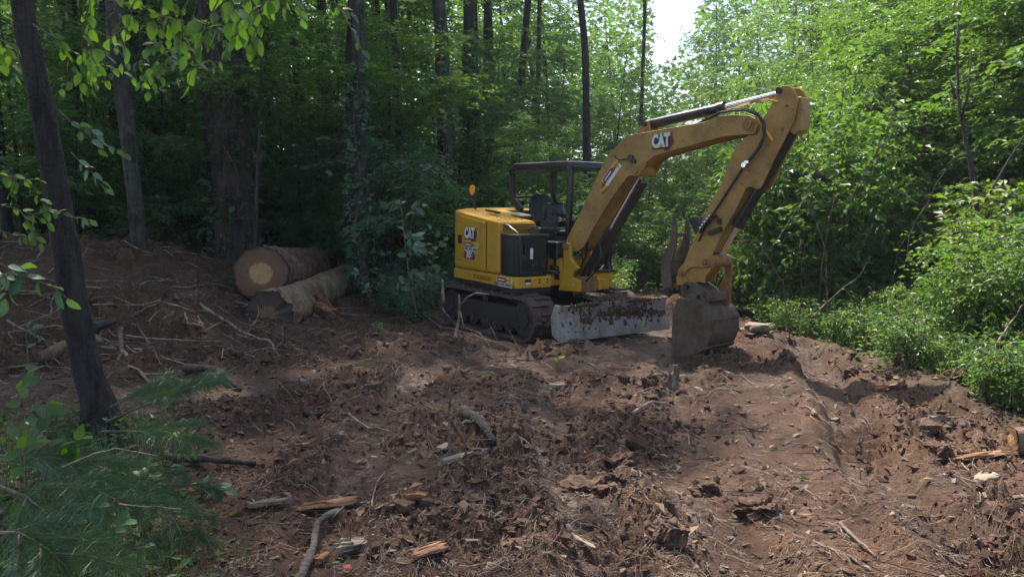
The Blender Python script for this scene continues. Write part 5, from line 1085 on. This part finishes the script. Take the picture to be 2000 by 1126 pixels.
# heap of dirt piled behind the blade, and mud caked on it
Wm = EX.matrix_basis.copy() if False else (Matrix.Translation(EX.location) @ EX.rotation_euler.to_matrix().to_4x4())
r = np.random.default_rng(99); n = 2600; s_ = np.array([.012, .05]); X = r.uniform(1.30, 1.80, n); Y = np.clip(r.normal(.25, .42, n), -.85, .95)
hgt = .36 + .26 * np.exp(-((Y - .15) / .55) ** 2) * np.exp(-((X - 1.55) / .25) ** 2); Z = r.uniform(.15, 1, n) ** .4 * hgt
pts = np.array([tuple(Wm @ Vector((a, b_, c))) for a, b_, c in zip(X, Y, Z)]); s = .015 * (4.0) ** (r.random(n) ** 1.5)
V = ICO_V[None] * (1 + r.normal(0, .22, (n, 12, 1))) * s[:, None, None] + pts[:, None]; F = ICO_F[None] + (np.arange(n) * 12)[:, None, None]
tag(obj('dirt_heap', npmesh('dirt_heap', V.reshape(-1, 3), F.reshape(-1, 3), M['clod'], True)), 'loose brown soil heaped behind the white blade', 'soil heap', kind='stuff')
r = np.random.default_rng(98); n = 420; Y = np.where(r.random(n) < .5, r.normal(-.55, .10, n), r.normal(.42, .12, n)); Z = .18 + r.random(n) ** .7 * .42; Y = np.where(r.random(n) < .35, r.uniform(-.95, .95, n), Y); Z = np.where(r.random(n) < .3, .585, Z)
Xb = np.interp(Z - .14, [p[1] for p in blade_profile()[:5]], [p[0] for p in blade_profile()[:5]]); pts = np.array([tuple(LOW @ Vector((a, b_, c))) for a, b_, c in zip(Xb, Y, Z)]); s = .006 * 5 ** (r.random(n) ** 1.5)
V = ICO_V[None] * (1 + r.normal(0, .22, (n, 12, 1))) * s[:, None, None] * np.array([.5, 1, 1.3]) + pts[:, None]; F = ICO_F[None] + (np.arange(n) * 12)[:, None, None]
o = obj('caked_mud', npmesh('caked_mud', V.reshape(-1, 3), F.reshape(-1, 3), M['clod'], True), bl); o['kind'] = 'stuff'

# ------------------------------------------------------------------ shrubs, weeds, ground cover
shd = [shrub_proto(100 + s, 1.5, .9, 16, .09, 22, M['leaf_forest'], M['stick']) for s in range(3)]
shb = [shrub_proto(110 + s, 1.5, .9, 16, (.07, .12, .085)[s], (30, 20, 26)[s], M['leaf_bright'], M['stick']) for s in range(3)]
shu = [shrub_proto(120 + s, 1.3, .7, 12, .10, 20, M['leaf_blue'], M['stick']) for s in range(2)]
wd = [shrub_proto(130 + s, .55, .32, 9, .055, 8, M['leaf_bright'], M['stick'], m=6) for s in range(4)]
pp = ('stems', 'foliage'); k = 0
for i in range(70):
    u = rnd.uniform(-60, 1240); y = rnd.uniform(14.5, 27)
    if 800 < u < 1240 and y < 17: y += 3
    plant('shrub', shd[k % 3], WX(u, y), y, rnd.uniform(.7, 1.5), 'dark green shrub on the shaded forest floor', 'shrub', 'shrubs on the shaded forest floor', parts=pp); k += 1
for (u, y, s, lab) in [(905, 14.6, .8, 'shrub at the edge of the dirt behind the engine hood'), (960, 15.5, 1.2, 'shrub behind the hood, left of the canopy'), (1060, 16, 1.3, 'shrub seen through the canopy frame'), (1130, 16.5, 1.4, 'tall shrub directly behind the canopy roof'),
                       (1230, 16.2, 1.1, 'shrub under the boom elbow'), (1290, 15.8, 1.0, 'shrub left of the thumb'), (1215, 14.6, .55, 'small shrub right of the yellow step box'), (1330, 16.8, 1.2, 'shrub framed between boom and stick')]:
    plant('shrub', shb[k % 3] if k % 3 == 0 else shd[k % 3], WX(u, y), y, s, 'leafy ' + lab, 'shrub', None, parts=pp); k += 1
for (u, y, s, lab) in [(812, 12.0, .6, 'bluish bush around the foot of the sapling before the excavator'), (768, 12.6, .6, 'bluish bush against the end of the lower log'), (772, 14.2, .7, 'bluish bush between the ivy trunk and the sapling'), (850, 13.6, .6, 'pale bluish bush left of the engine hood')]:
    plant('bush', shu[k % 2], WX(u, y), y, s, lab, 'bush', None, parts=pp); k += 1
for i in range(54):
    u = rnd.uniform(1420, 2250); y = rnd.uniform(11.5, 18) if u > 1500 else rnd.uniform(15, 19)
    if 1640 < u < 1740 and 12 < y < 14: y += 2
    plant('thicket_shrub', shb[k % 3], WX(u, y), y, rnd.uniform(.9, 1.9), 'bright leafy shrub in the thicket on the right bank', 'shrub', 'shrubs of the thicket on the right bank', parts=pp, zs=rnd.uniform(.9, 1.5)); k += 1
for (u, y, s) in [(1400, 13.8, .8), (1450, 13.2, .9), (1500, 12.8, 1.0), (1545, 13.4, 1.2), (1590, 12.9, 1.2), (1480, 14.6, 1.3), (1560, 15, 1.5), (1430, 15.4, 1.2), (1370, 15.2, .9)]:
    plant('thicket_shrub', shb[k % 3], WX(u, y), y, s, 'bright leafy shrub in the thicket on the right bank', 'shrub', 'shrubs of the thicket on the right bank', parts=pp); k += 1
for i in range(26):
    y = rnd.uniform(6.8, 12.0); x = rnd.uniform(4.9, 5.2 + y * .25)
    plant('thicket_shrub', shb[k % 3], x, y, rnd.uniform(.55, 1.05), 'bright leafy shrub in the thicket on the right bank', 'shrub', 'shrubs of the thicket on the right bank', parts=pp); k += 1
for (u, y, s) in [(1560, 14.0, .62), (1620, 13.2, .5), (1700, 14.5, .8), (1790, 13.0, .8), (1860, 13.6, .9), (1930, 12.2, .85), (1985, 11.4, .8), (2060, 10.4, .85), (2170, 10.5, 1.0), (1660, 17.5, 1.0), (1760, 17, 1.1)]:
    plant('sunlit_tree', undb[k % 3], WX(u, y), y, s, 'young bright green tree in the sunlit thicket along the clearing', 'tree', 'young trees in the sunlit thicket', zs=rnd.uniform(.95, 1.15)); k += 1
sparse = tree_proto(90, 17, .16, .45, 20, 4.6, .22, 20, M['leaf_bright'], M['bark_dark'], m=8, twl=1.0, curve=1)  # thin crown added out of view to break up the sun
for (x, y) in [(14.5, 17.5)]:
    plant('canopy_tree', sparse, x, y, 1.0, 'tall open crowned tree added out of view to dapple the sunlight', 'tree', 'open crowned trees added for dappled light')
for i in range(150):
    y = rnd.uniform(5.2, 12.5); x = 3.95 + .3 * max(0, y - 11) + abs(rnd.gauss(0, 1.1)) + rnd.uniform(-.1, .3)
    plant('weed', wd[k % 4], x, y, rnd.uniform(.5, 1.1), 'small leafy weed on the sunny verge right of the mud', 'weed', 'weeds on the sunny verge', parts=pp); k += 1
def cover(name, n, xr, yr, hmax, leaf, mtl, seed, dens, tall=.5):
    r = np.random.default_rng(seed); x = r.uniform(*xr, n); y = r.uniform(*yr, n); kk = r.random(n) < dens(x, y); x, y = x[kk], y[kk]; n = len(x)
    top = hmax * (.35 + .65 * np.clip(pn(x * .9, y * .9, seed) + .5, 0, 1.2)); z = macro(x, y) + top * r.random(n) ** .8
    P = np.stack([x, y, z], -1); D = r.normal(0, 1, (n, 3)); D[:, 2] = abs(D[:, 2]) * .3; Nn = np.array([0, -.15, 1.]) + r.normal(0, .5, (n, 3)); L = leaf * r.uniform(.5, 1.3, n)
    tag(obj(name, leaf_mesh(name, P, D, Nn, L, L * .5, mtl, r=r)), kind='stuff')
rd = lambda x, y: np.clip((x - 3.95 - .3 * np.clip(y - 11, 0, 6) + .35 * pn(x * 1.3, y * 1.3, 61)) / .4, 0, 1) * (np.hypot(x - 4.35, (y - 11.6) * .8) > .5)
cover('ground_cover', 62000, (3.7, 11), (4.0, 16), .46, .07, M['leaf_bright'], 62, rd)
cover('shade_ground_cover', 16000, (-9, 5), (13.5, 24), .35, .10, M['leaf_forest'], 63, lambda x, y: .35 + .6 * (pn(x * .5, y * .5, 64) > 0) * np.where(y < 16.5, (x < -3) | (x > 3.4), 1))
def grass(name, n, dens, xr, yr, h0, h1, seed, mtl='grass', w_=.006):
    r = np.random.default_rng(seed); x = r.uniform(*xr, n); y = r.uniform(*yr, n); kk = r.random(n) < dens(x, y); x, y = x[kk], y[kk]; n = len(x)
    hh = r.uniform(h0, h1, n); a = r.uniform(0, 6.28, n); be = r.uniform(.1, .8, n); d = np.stack([np.cos(a), np.sin(a), np.zeros(n)], -1); s = np.stack([-np.sin(a), np.cos(a), np.zeros(n)], -1) * w_
    b0 = np.stack([x, y, macro(x, y)], -1); up_ = np.array([0, 0, 1.]); m1 = b0 + up_ * hh[:, None] * .55 + d * (be * hh * .25)[:, None]; m2 = b0 + up_ * hh[:, None] * .9 + d * (be * hh * .8)[:, None]
    V = np.stack([b0 - s, b0 + s, m1 + s * .8, m1 - s * .8, m2], 1); F = np.array([(0, 1, 2), (0, 2, 3), (3, 2, 4)])[None] + (np.arange(n) * 5)[:, None, None]
    tag(obj(name, npmesh(name, V.reshape(-1, 3), F.reshape(-1, 3), M[mtl], False, [('var', 'FACE', np.repeat(r.random(n), 3))])), kind='stuff')
grass('verge_grass', 26000, lambda x, y: np.clip((x - 3.95 + .2 * pn(x * 3, y * 3, 65)) / .3, 0, 1) * np.clip((7.0 - y) / 1.0, 0.06, 1), (3.7, 6.5), (3.6, 10.5), .06, .30, 66, 'grass', .0035)

# ------------------------------------------------------------------ near leaves, boughs, seedlings, ivy
def big_leaf(seed, L, W_, mtl, fold=.18, droop=.22, name='leaf', lobes=0):
    r = random.Random(seed); n = 9; V = []; F = []
    for i in range(n + 1):
        t = i / n; ww = W_ / 2 * (math.sin(PI * t ** .8) ** .8 if 0 < t < 1 else 0) * (1 + .05 * r.uniform(-1, 1)); z = -droop * L * t * t
        wv = .02 * L * math.sin(t * 9 + seed)
        V += [(-ww, t * L, z + fold * ww + wv), (0, t * L, z), (ww, t * L, z + fold * ww - wv)]
    for i in range(n):
        a = i * 3; F += [(a, a + 1, a + 4, a + 3), (a + 1, a + 2, a + 5, a + 4)]
    return npmesh(name, np.array(V), np.array(F), mtl, True, [('var', 'FACE', np.full(len(F), r.uniform(.1, .9)))])
LV = {k: [big_leaf(200 + i, 1.0, .56 + .06 * i, M[m_]) for i in range(3)] for k, m_ in (('near', 'leaf_near'), ('blue', 'leaf_blue'), ('forest', 'leaf_forest'))}
def leafy(name, P, label, kind='near', n=14, L=.085, cat='branch', seed=1, rad=.004, jitter=.02, subs=0, hang=.5, face=.5, group=None):
    """a twig and its leaves; every leaf is a part of its own"""
    r = random.Random(seed); root = Vector(P[0]); Q = [Vector(p) - root for p in P]; o = obj(name, None, None, root) if False else empty(name, root); tag(o, label, cat, group)
    b = MB(); b.tube(Q, [rad * (1 - .7 * i / len(Q)) for i in range(len(Q))], 6); lines = [Q]
    tot = len(Q) - 1
    for q in range(subs):
        s = tot * (.2 + .75 * (q + r.random()) / subs); i = min(int(s), tot - 1); a = Q[i].lerp(Q[i + 1], s - i); d = (Q[i + 1] - Q[i]).normalized()
        e = Vector((r.uniform(-1, 1), r.uniform(-.6, .6), r.uniform(-.9, .35))).normalized(); ln = L * r.uniform(2.0, 4.0); T = [a, a + (d * .5 + e * .7) * ln * .5, a + (d * .5 + e * .7) * ln + Vector((0, 0, -.2 * ln))]
        b.tube(T, [rad * .6, rad * .4, rad * .2], 5); lines.append(T)
    b.build('twig', M['stick'], o, smooth=True); per = max(3, n // len(lines))
    for T in lines:
        m_ = len(T) - 1
        for k in range(per):
            s = m_ * (.15 + .85 * (k + .5) / per); i = min(int(s), m_ - 1); a = T[i].lerp(T[i + 1], s - i); d = (T[i + 1] - T[i]).normalized()
            sd = d.cross(Vector((r.uniform(-.3, .3), -1 + r.uniform(-.5, .5), .4))).normalized() * (1 if k % 2 else -1)
            dr = (d * .6 + sd * .8 + Vector((0, 0, -hang)) + Vector((r.gauss(0, .2), r.gauss(0, .25), r.gauss(0, .2)))).normalized()
            if k == per - 1: dr = (d + Vector((0, 0, -hang * .5))).normalized()
            nn_ = (Vector((r.gauss(0, .35), -face + r.gauss(0, .35), .7))).normalized(); sx_ = dr.cross(nn_).normalized(); nz_ = sx_.cross(dr).normalized()
            Mx = Matrix((sx_, dr, nz_)).transposed().to_4x4(); l = obj('leaf', LV[kind][r.randrange(3)], o); ls = L * r.uniform(.7, 1.2)
            l.matrix_basis = Matrix.Translation(a) @ Mx @ Matrix.Diagonal((ls, ls, ls, 1))
    return o
def up_(u, v, y): return (WX(u, y), y, WZ(v, y))
tw = [
 ([(620, -70), (560, 0), (515, 45), (480, 90)], 2.9, 24, .088, 'near', 'bright translucent leafy twig hanging lowest at top, left of centre', 3),
 ([(500, -60), (455, 0), (425, 50), (402, 118)], 2.7, 22, .090, 'near', 'bright leafy twig hanging straight down in front of the massive trunk', 3),
 ([(430, -60), (395, 10), (365, 50), (350, 72)], 2.8, 14, .085, 'near', 'short bright leafy twig left of the hanging twig at the massive trunk', 2),
 ([(330, -60), (300, 0), (272, 40), (262, 78)], 2.9, 18, .085, 'near', 'leafy twig dipping in front of the thin straight trunk', 3),
 ([(230, -50), (200, 20), (185, 80), (205, 130), (232, 178)], 3.1, 30, .075, 'near', 'long leafy twig drooping between the leaning trunk and the thin straight trunk', 4),
 ([(90, 60), (140, 90), (175, 120), (210, 135)], 3.4, 22, .070, 'near', 'level leafy twig growing right from the leaning near trunk', 3),
 ([(60, -40), (30, 10), (8, 40), (-10, 60)], 3.0, 14, .08, 'near', 'small leafy twig in the top left corner', 2),
 ([(-40, 60), (10, 80), (40, 95), (62, 110)], 3.4, 14, .075, 'near', 'leafy twig at the left edge under the corner twig', 2),
 ([(130, 220), (160, 250), (190, 275), (212, 300)], 3.8, 14, .075, 'blue', 'narrow pale twig slanting down right of the leaning near trunk, upper of two', 2),
 ([(150, 300), (172, 325), (195, 345), (218, 368)], 3.9, 9, .085, 'blue', 'pale twig with few long leaves right of the leaning near trunk, lower of two', 0),
 ([(148, 425), (160, 425), (172, 428), (184, 432)], 3.9, 5, .075, 'blue', 'three round pale leaves beside the leaning near trunk', 0),
 ([(-30, 330), (20, 345), (60, 352), (88, 352)], 3.2, 18, .06, 'near', 'feathery bright twig crossing the left edge at mid height, upper of two', 2),
 ([(-30, 395), (30, 405), (70, 420), (102, 440)], 3.2, 20, .06, 'near', 'feathery bright twig crossing the left edge at mid height, lower of two', 2),
 ([(-30, 440), (20, 455), (60, 470)], 3.4, 10, .055, 'forest', 'dim leafy twig at the left edge beneath the feathery twigs', 1),
 ([(-30, 500), (20, 525), (60, 545), (100, 560), (135, 590)], 2.9, 14, .105, 'blue', 'low twig with large pale leaves reaching past the leaning near trunk', 1),
 ([(-30, 560), (10, 535), (40, 520)], 2.9, 8, .09, 'forest', 'large leaved twig at the left edge beside the mud bank', 1),
]
for i, (P, y, n, L, kind, lab, subs) in enumerate(tw):
    leafy('leafy_twig', [up_(u, v, y + .06 * k) for k, (u, v) in enumerate(P)], lab, kind, n, L * .78, 'twig', seed=300 + i, subs=subs)
for i in range(15):          # the softer layer of twigs above and behind
    u = rnd.uniform(-20, 760); v = rnd.uniform(-60, 40) if u > 480 else rnd.uniform(-60, 150); y = rnd.uniform(4.0, 7.0)
    leafy('leafy_twig', [up_(u, v - 60, y), up_(u + rnd.uniform(-40, 40), v - 10, y), up_(u + rnd.uniform(-80, 80), v + 30, y), up_(u + rnd.uniform(-120, 120), v + 60, y + .1)],
          'leafy twig among the layer of twigs overhanging the top left', 'near' if i % 3 == 0 else 'forest', 18, .075, 'twig', seed=340 + i, subs=3, group='twigs overhanging the top left')
# sapling in front of the excavator
y = 11.3
leafy('sapling', [up_(812, 610, y), up_(800, 560, y), (WX(794, y), y, WZ(500, y)), up_(788, 440, y), up_(786, 395, y)], 'slim sapling with large leaves standing between logs and excavator', 'blue', 80, .15, 'sapling', seed=380, rad=.012, subs=11, hang=.25)
leafy('sapling', [up_(845, 600, 11.6), up_(838, 540, 11.6), up_(848, 490, 11.6), up_(856, 452, 11.6)], 'thin sapling leaning toward the engine hood, right of the slim sapling', 'blue', 24, .13, 'sapling', seed=381, rad=.008, subs=4, hang=.2)
leafy('seedling', [up_(722, 585, 10.9), up_(712, 560, 10.9), up_(705, 540, 10.9), up_(698, 530, 10.9)], 'pale five leaved seedling at the end of the lower front log', 'blue', 8, .12, 'seedling', seed=382, rad=.006, hang=.0, face=.2)
x, y = gpt(730, 656); leafy('seedling', [(x, y, hz(x, y)), (x + .02, y, hz(x, y) + .05), (x + .06, y, hz(x, y) + .07)], 'flattened green seedling lying on the mud in front of the logs', 'blue', 7, .10, 'seedling', seed=383, hang=0, face=0)
x, y = gpt(1090, 706); l = leafy('seedling', [(x, y, hz(x, y) + .02), (x, y, hz(x, y) + .06), (x + .03, y, hz(x, y) + .08)], 'small yellowing seedling alone on the mud in front of the track', 'near', 5, .07, 'seedling', seed=384, hang=0, face=.1)
lyel = leafmat('yellow_leaf', (.5, .42, .03), (.62, .5, .04), None, .2)
for c_ in l.children:
    if c_.name.startswith('leaf'): me = c_.data.copy(); me.materials.clear(); me.materials.append(lyel); c_.data = me
x, y = gpt(686, 1096); o = obj('leaf', big_leaf(6, .05, .035, plain('red_leaf', (.35, .02, .03))), None, (x, y, hz(x, y) + .03), (.2, .1, 1.3)); tag(o, 'single red leaf on the mud at the bottom edge', 'leaf')
for i, (u, v, lab) in enumerate([(410, 955, 'wilted grey green leaves beside the bright orange splinter'), (740, 640, 'loose green leaf near the flattened seedling')]):
    x, y = gpt(u, v); leafy('wilted_sprig', [(x - .08, y, hz(x, y) + .03), (x, y, hz(x, y) + .06), (x + .10, y, hz(x, y) + .05)], lab, 'blue', 7 - 4 * i, .10, 'sprig', seed=386 + i, hang=.1, face=.1)
# seedlings in the lower left corner
for i, (u, v, y, n, L, kind, lab) in enumerate([
        (70, 800, 4.0, 10, .115, 'forest', 'broad leaved seedling at the foot of the leaning near trunk, tallest of the corner'), (15, 760, 3.8, 10, .10, 'near', 'seedling at the left edge above the broad leaved one'), (120, 870, 3.9, 12, .085, 'near', 'bright seedling just below the leaning near trunk'),
        (20, 880, 3.4, 12, .10, 'near', 'fresh green seedling at the left edge under the broad leaved one'), (250, 925, 3.8, 9, .07, 'forest', 'small seedling amid the pine boughs, below the near trunk'), (320, 850, 4.4, 10, .06, 'near', 'weedy seedling at the tip of the pine boughs'),
        (140, 1010, 3.0, 9, .08, 'forest', 'star shaped seedling between the lowest pine boughs'), (235, 1090, 2.8, 5, .06, 'near', 'tiny seedling with two bright leaves at the bottom edge'), (40, 640, 4.6, 14, .06, 'blue', 'wispy pale seedling on the bank at the left edge'), (190, 1045, 2.9, 6, .07, 'forest', 'dim seedling left of the tiny one at the bottom edge')]):
    x = WX(u, y); z0 = float(macro(x, y)); zt_ = WZ(v, y)
    leafy('seedling', [(x - .03, y, z0 - .02), (x, y, z0 + (zt_ - z0) * .5), (x + .02, y - .02, max(zt_, z0 + .08)), (x + .08, y - .04, max(zt_, z0 + .08) + .03)], lab, kind, n, L, 'seedling', seed=400 + i, rad=.004, hang=.15, face=.25, subs=1 if n > 9 else 0)
# fallen pine boughs
def bough(P, label, seed, nt_=26, nl=.13, per=30, spread=.55, sub=5):
    r = np.random.default_rng(seed); root = Vector(P[0]); Q = [Vector(p) - root for p in P]; o = empty('pine_bough', root); tag(o, label, 'pine bough')
    b = MB(); b.tube(Q, [.009 * (1 - .7 * i / len(Q)) for i in range(len(Q))], 6); lines = [(Q, 1.0)]; tot = len(Q) - 1
    for q in range(sub):
        s = tot * (.2 + .7 * q / sub); i = min(int(s), tot - 1); a = Q[i].lerp(Q[i + 1], s - i); d = (Q[i + 1] - Q[i]).normalized(); sd = d.cross(Vector((0, 0, 1))) * (1 if q % 2 else -1)
        e = (d * .8 + sd * .6 + Vector((0, 0, .12))).normalized(); ln = r.uniform(.18, .34); T = [a, a + e * ln * .5, a + e * ln + Vector((0, 0, -.03))]; b.tube(T, [.005, .004, .002], 5); lines.append((T, .8))
    b.build('stem', M['stick'], o, smooth=True); B0, D0 = [], []
    for T, wt in lines:
        m_ = len(T) - 1; k = int(nt_ * wt * (1 if wt == 1 else .5))
        for q in range(k):
            s = m_ * (.25 + .75 * (q + .5) / k); i = min(int(s), m_ - 1); a = T[i].lerp(T[i + 1], s - i); d = (T[i + 1] - T[i]).normalized()
            for _ in range(per // 2): B0.append(a + Vector(r.normal(0, .006, 3))); D0.append(d + Vector(r.normal(0, spread, 3)))
    B0 = np.array([tuple(q) for q in B0]); D0 = nrm(np.array([tuple(q) for q in D0])); n = len(B0); L = nl * r.uniform(.6, 1.15, n)[:, None]; S = nrm(np.cross(D0, [0.1, -.9, .3])) * .0009
    m1 = B0 + D0 * L * .5; e = B0 + D0 * L + np.array([0, 0, -1.]) * L * .22
    V = np.stack([B0 - S, B0 + S, m1 + S, m1 - S, e], 1); F = np.array([(0, 1, 2), (0, 2, 3), (3, 2, 4)])[None] + (np.arange(n) * 5)[:, None, None]
    obj('needles', npmesh('needles', V.reshape(-1, 3), F.reshape(-1, 3), M['needles'], False, [('var', 'FACE', np.repeat(r.random(n), 3))]), o)
def gp(x, y, h): return (x, y, float(macro(x, y)) + h)
def bpx(L): return [up_(u, v, y) for u, v, y in L]
bough(bpx([(190, 830, 4.9), (260, 800, 4.8), (320, 775, 4.8), (375, 755, 4.9), (415, 748, 5.0)]), 'bright tipped pine bough pointing right from the leaning near trunk', 501, 34)
bough(bpx([(180, 850, 4.6), (250, 850, 4.5), (310, 850, 4.5), (345, 880, 4.4)]), 'pine bough drooping under the bright tipped one', 502, 30)
bough(bpx([(120, 900, 4.1), (190, 930, 4.0), (260, 950, 3.9), (330, 985, 3.8)]), 'long pine bough reaching right across the lower left corner', 503, 34)
bough(bpx([(60, 960, 3.5), (130, 960, 3.4), (190, 985, 3.3), (240, 1020, 3.2)]), 'pine bough lying below the long one', 504, 30)
bough(bpx([(-40, 960, 3.2), (20, 985, 3.1), (70, 1030, 3.0), (95, 1090, 2.9)]), 'pine bough sweeping down at the left edge', 505, 32)
bough(bpx([(-60, 1060, 2.7), (0, 1060, 2.7), (50, 1090, 2.65), (90, 1130, 2.6)]), 'pine bough cut by the bottom left corner', 506, 30)
bough(bpx([(230, 960, 3.9), (290, 1000, 3.7), (320, 1040, 3.5), (335, 1080, 3.4)]), 'pale drooping pine tip at the edge of the mud', 507, 20)
bough(bpx([(200, 800, 5.2), (240, 780, 5.2), (290, 760, 5.3), (330, 765, 5.3)]), 'pine bough tucked behind the bright tipped one', 508, 24)
bough(bpx([(-40, 900, 3.9), (30, 900, 3.9), (90, 905, 3.9), (140, 930, 3.8)]), 'shaded pine bough among the corner seedlings', 509, 24)
stick_obj(bpx([(95, 925, 3.6), (150, 900, 3.6), (205, 885, 3.7), (290, 900, 3.8)]), .006, 'thin pale twig curving over the pine boughs', 'wood_grey', 'twig')
stick_obj(bpx([(205, 1000, 3.2), (260, 1005, 3.2), (330, 1010, 3.2)]), .005, 'straight pale twig over the lower pine boughs', 'wood_grey', 'twig')
lf = lambda x, y: np.clip(1 - clear_mask(x, y), 0, 1)
cover('corner_growth', 5200, (-5.2, -1.2), (2.2, 5.6), .22, .055, M['leaf_forest'], 510, lf)
grass('corner_grass', 5200, lf, (-5.2, -1.2), (2.2, 5.6), .10, .30, 511, 'needles', .003)
# ivy climbing trunks
def ivy(u, y, v0, v1, w_, n, L, label, seed, kind='leaf_blue', side=.0):
    r = np.random.default_rng(seed); x0 = WX(u, y); root = empty('ivy_vine', (x0, y, 0)); tag(root, label, 'ivy'); z = np.linspace(WZ(v0, y), WZ(v1, y), n); a = -PI / 2 + side + r.normal(0, .9, n)
    cl = np.repeat(r.uniform(0, 1, n // 5 + 1), 5)[:n]; z = z + r.normal(0, .12, n); R = w_ + r.uniform(.02, .12, n) + (cl > .7) * r.uniform(.0, .35, n)
    P = np.stack([np.cos(a) * R, np.sin(a) * R, z], -1); D = np.stack([np.cos(a), np.sin(a) - .2, -.3 + 0 * a], -1) + r.normal(0, .4, (n, 3)); Nn = np.array([0, -.4, .8]) + r.normal(0, .4, (n, 3)); LL = L * r.uniform(.6, 1.2, n)
    b = MB(); b.tube([(math.cos(-PI / 2 + side + .4 * math.sin(q)) * (w_ + .015), math.sin(-PI / 2 + side + .4 * math.sin(q)) * (w_ + .015), q * (WZ(v1, y)) / 14) for q in range(15)], .012, 5); b.build('vine_stem', M['stick'], root, smooth=True)
    obj('foliage', leaf_mesh('foliage', P, D, Nn, LL, LL * .8, M[kind], r=r), root)
ivy(704, 13.3, 560, 150, .125, 330, .13, 'leafy ivy climbing the straight grey trunk at the end of the logs', 601)
ivy(462, 14.0, 500, 170, .42, 300, .16, 'sparse vine leaves on the face of the massive furrowed trunk', 602, 'leaf_forest', .2)
ivy(870, 19, 340, 60, .2, 160, .15, 'vine leaves on the tall straight grey trunk', 603, 'leaf_forest')
# small understory trees that stand out by their leaves
bt = tree_proto(700, 3.0, .03, .45, 12, 1.3, .11, 44, M['leaf_blue'], M['bark'], m=8, twl=.4)
plant('understory_tree', bt, WX(800, 13.6), 13.6, 1.0, 'pale bluish leaved small tree left of the excavator mirror', 'tree', None)
plant('understory_tree', bt, WX(730, 15.0), 15.0, 1.25, 'second pale bluish small tree, just right of the ivy trunk', 'tree', None)
yt = tree_proto(701, 5.4, .05, .62, 14, 2.0, .13, 60, M['leaf_bright'], M['bark'], m=8, twl=.5)
plant('understory_tree', yt, WX(760, 15.6), 15.6, 1.0, 'yellow green maple spreading flat branches over the pale bluish trees', 'tree', None)
plant('understory_tree', yt, WX(470, 12.6), 13.4, .9, 'leafy tree spreading over the massive trunk from its right', 'tree', None)

M['leaf_yellow'] = leafmat('yellow_lit_leaves', (.09, .14, .02), (.20, .22, .03), (.42, .32, .04), .45)  # yellow light put into the leaf colour, mixed with a yellower species
shy = shrub_proto(140, 1.4, .8, 12, .10, 16, M['leaf_yellow'], M['stick'])
for (u, y, s, lab) in [(1965, 8.8, 1.25, 'yellow lit shrub at the right edge in front of the thicket'), (1885, 10.4, 1.3, 'yellow green shrub at the foot of the bare crooked stem'), (1585, 11.3, .5, 'small yellow lit shrub at the near tip of the verge'), (1360, 15.0, .6, 'small yellow green shrub behind the thumb of the excavator'), (1205, 13.8, .55, 'small yellow green shrub right of the step box')]:
    plant('shrub', shy, WX(u, y), y, s, lab, 'shrub', None, parts=pp)
for i, (u, y, s) in enumerate([(25, 15.5, .5), (110, 16, .55), (225, 15.2, .45), (345, 15.8, .5), (545, 16.2, .55), (590, 15.4, .42), (640, 16.4, .5), (155, 18, .7), (500, 17.5, .6)]):
    plant('understory_tree', und[(i + 1) % 3], WX(u, y), y, s, labs, 'tree', 'understory trees in the shaded woods', zs=rnd.uniform(.9, 1.2))
for i in range(18):
    u = rnd.uniform(1500, 2080); y = rnd.uniform(8.5, 12.5); x = WX(u, y); z0 = float(macro(x, y)); hh = rnd.uniform(.8, 2.3); dx = rnd.uniform(-1.1, 1.1)
    stick_obj([(x, y, z0), (x + dx * .15, y - .1, z0 + hh * .6), (x + dx * .5, y - .2, z0 + hh), (x + dx, y - .3, z0 + hh * rnd.uniform(.6, 1.05))], rnd.uniform(.006, .012), 'thin bare arching stem in the thicket on the right bank', rnd.choice(['wood_grey', 'stick', 'bark']), 'stem', name='bramble_stem', seed=i, group='bare arching stems in the thicket')
# ------------------------------------------------------------------ summer haze in the air
m = bpy.data.materials.new('haze'); m.use_nodes = True; t = m.node_tree; t.nodes.remove(t.nodes['Principled BSDF'])
pv = N(t, 'VolumePrincipled'); pv.inputs['Color'].default_value = (.80, .90, 1.0, 1); pv.inputs['Density'].default_value = .0009; pv.inputs['Anisotropy'].default_value = .3
t.links.new(pv.outputs[0], t.nodes['Material Output'].inputs['Volume'])
b = MB(); b.bx((-206, -206, -2.2), (206, 206, 34)); tag(b.build('haze', m), kind='stuff')
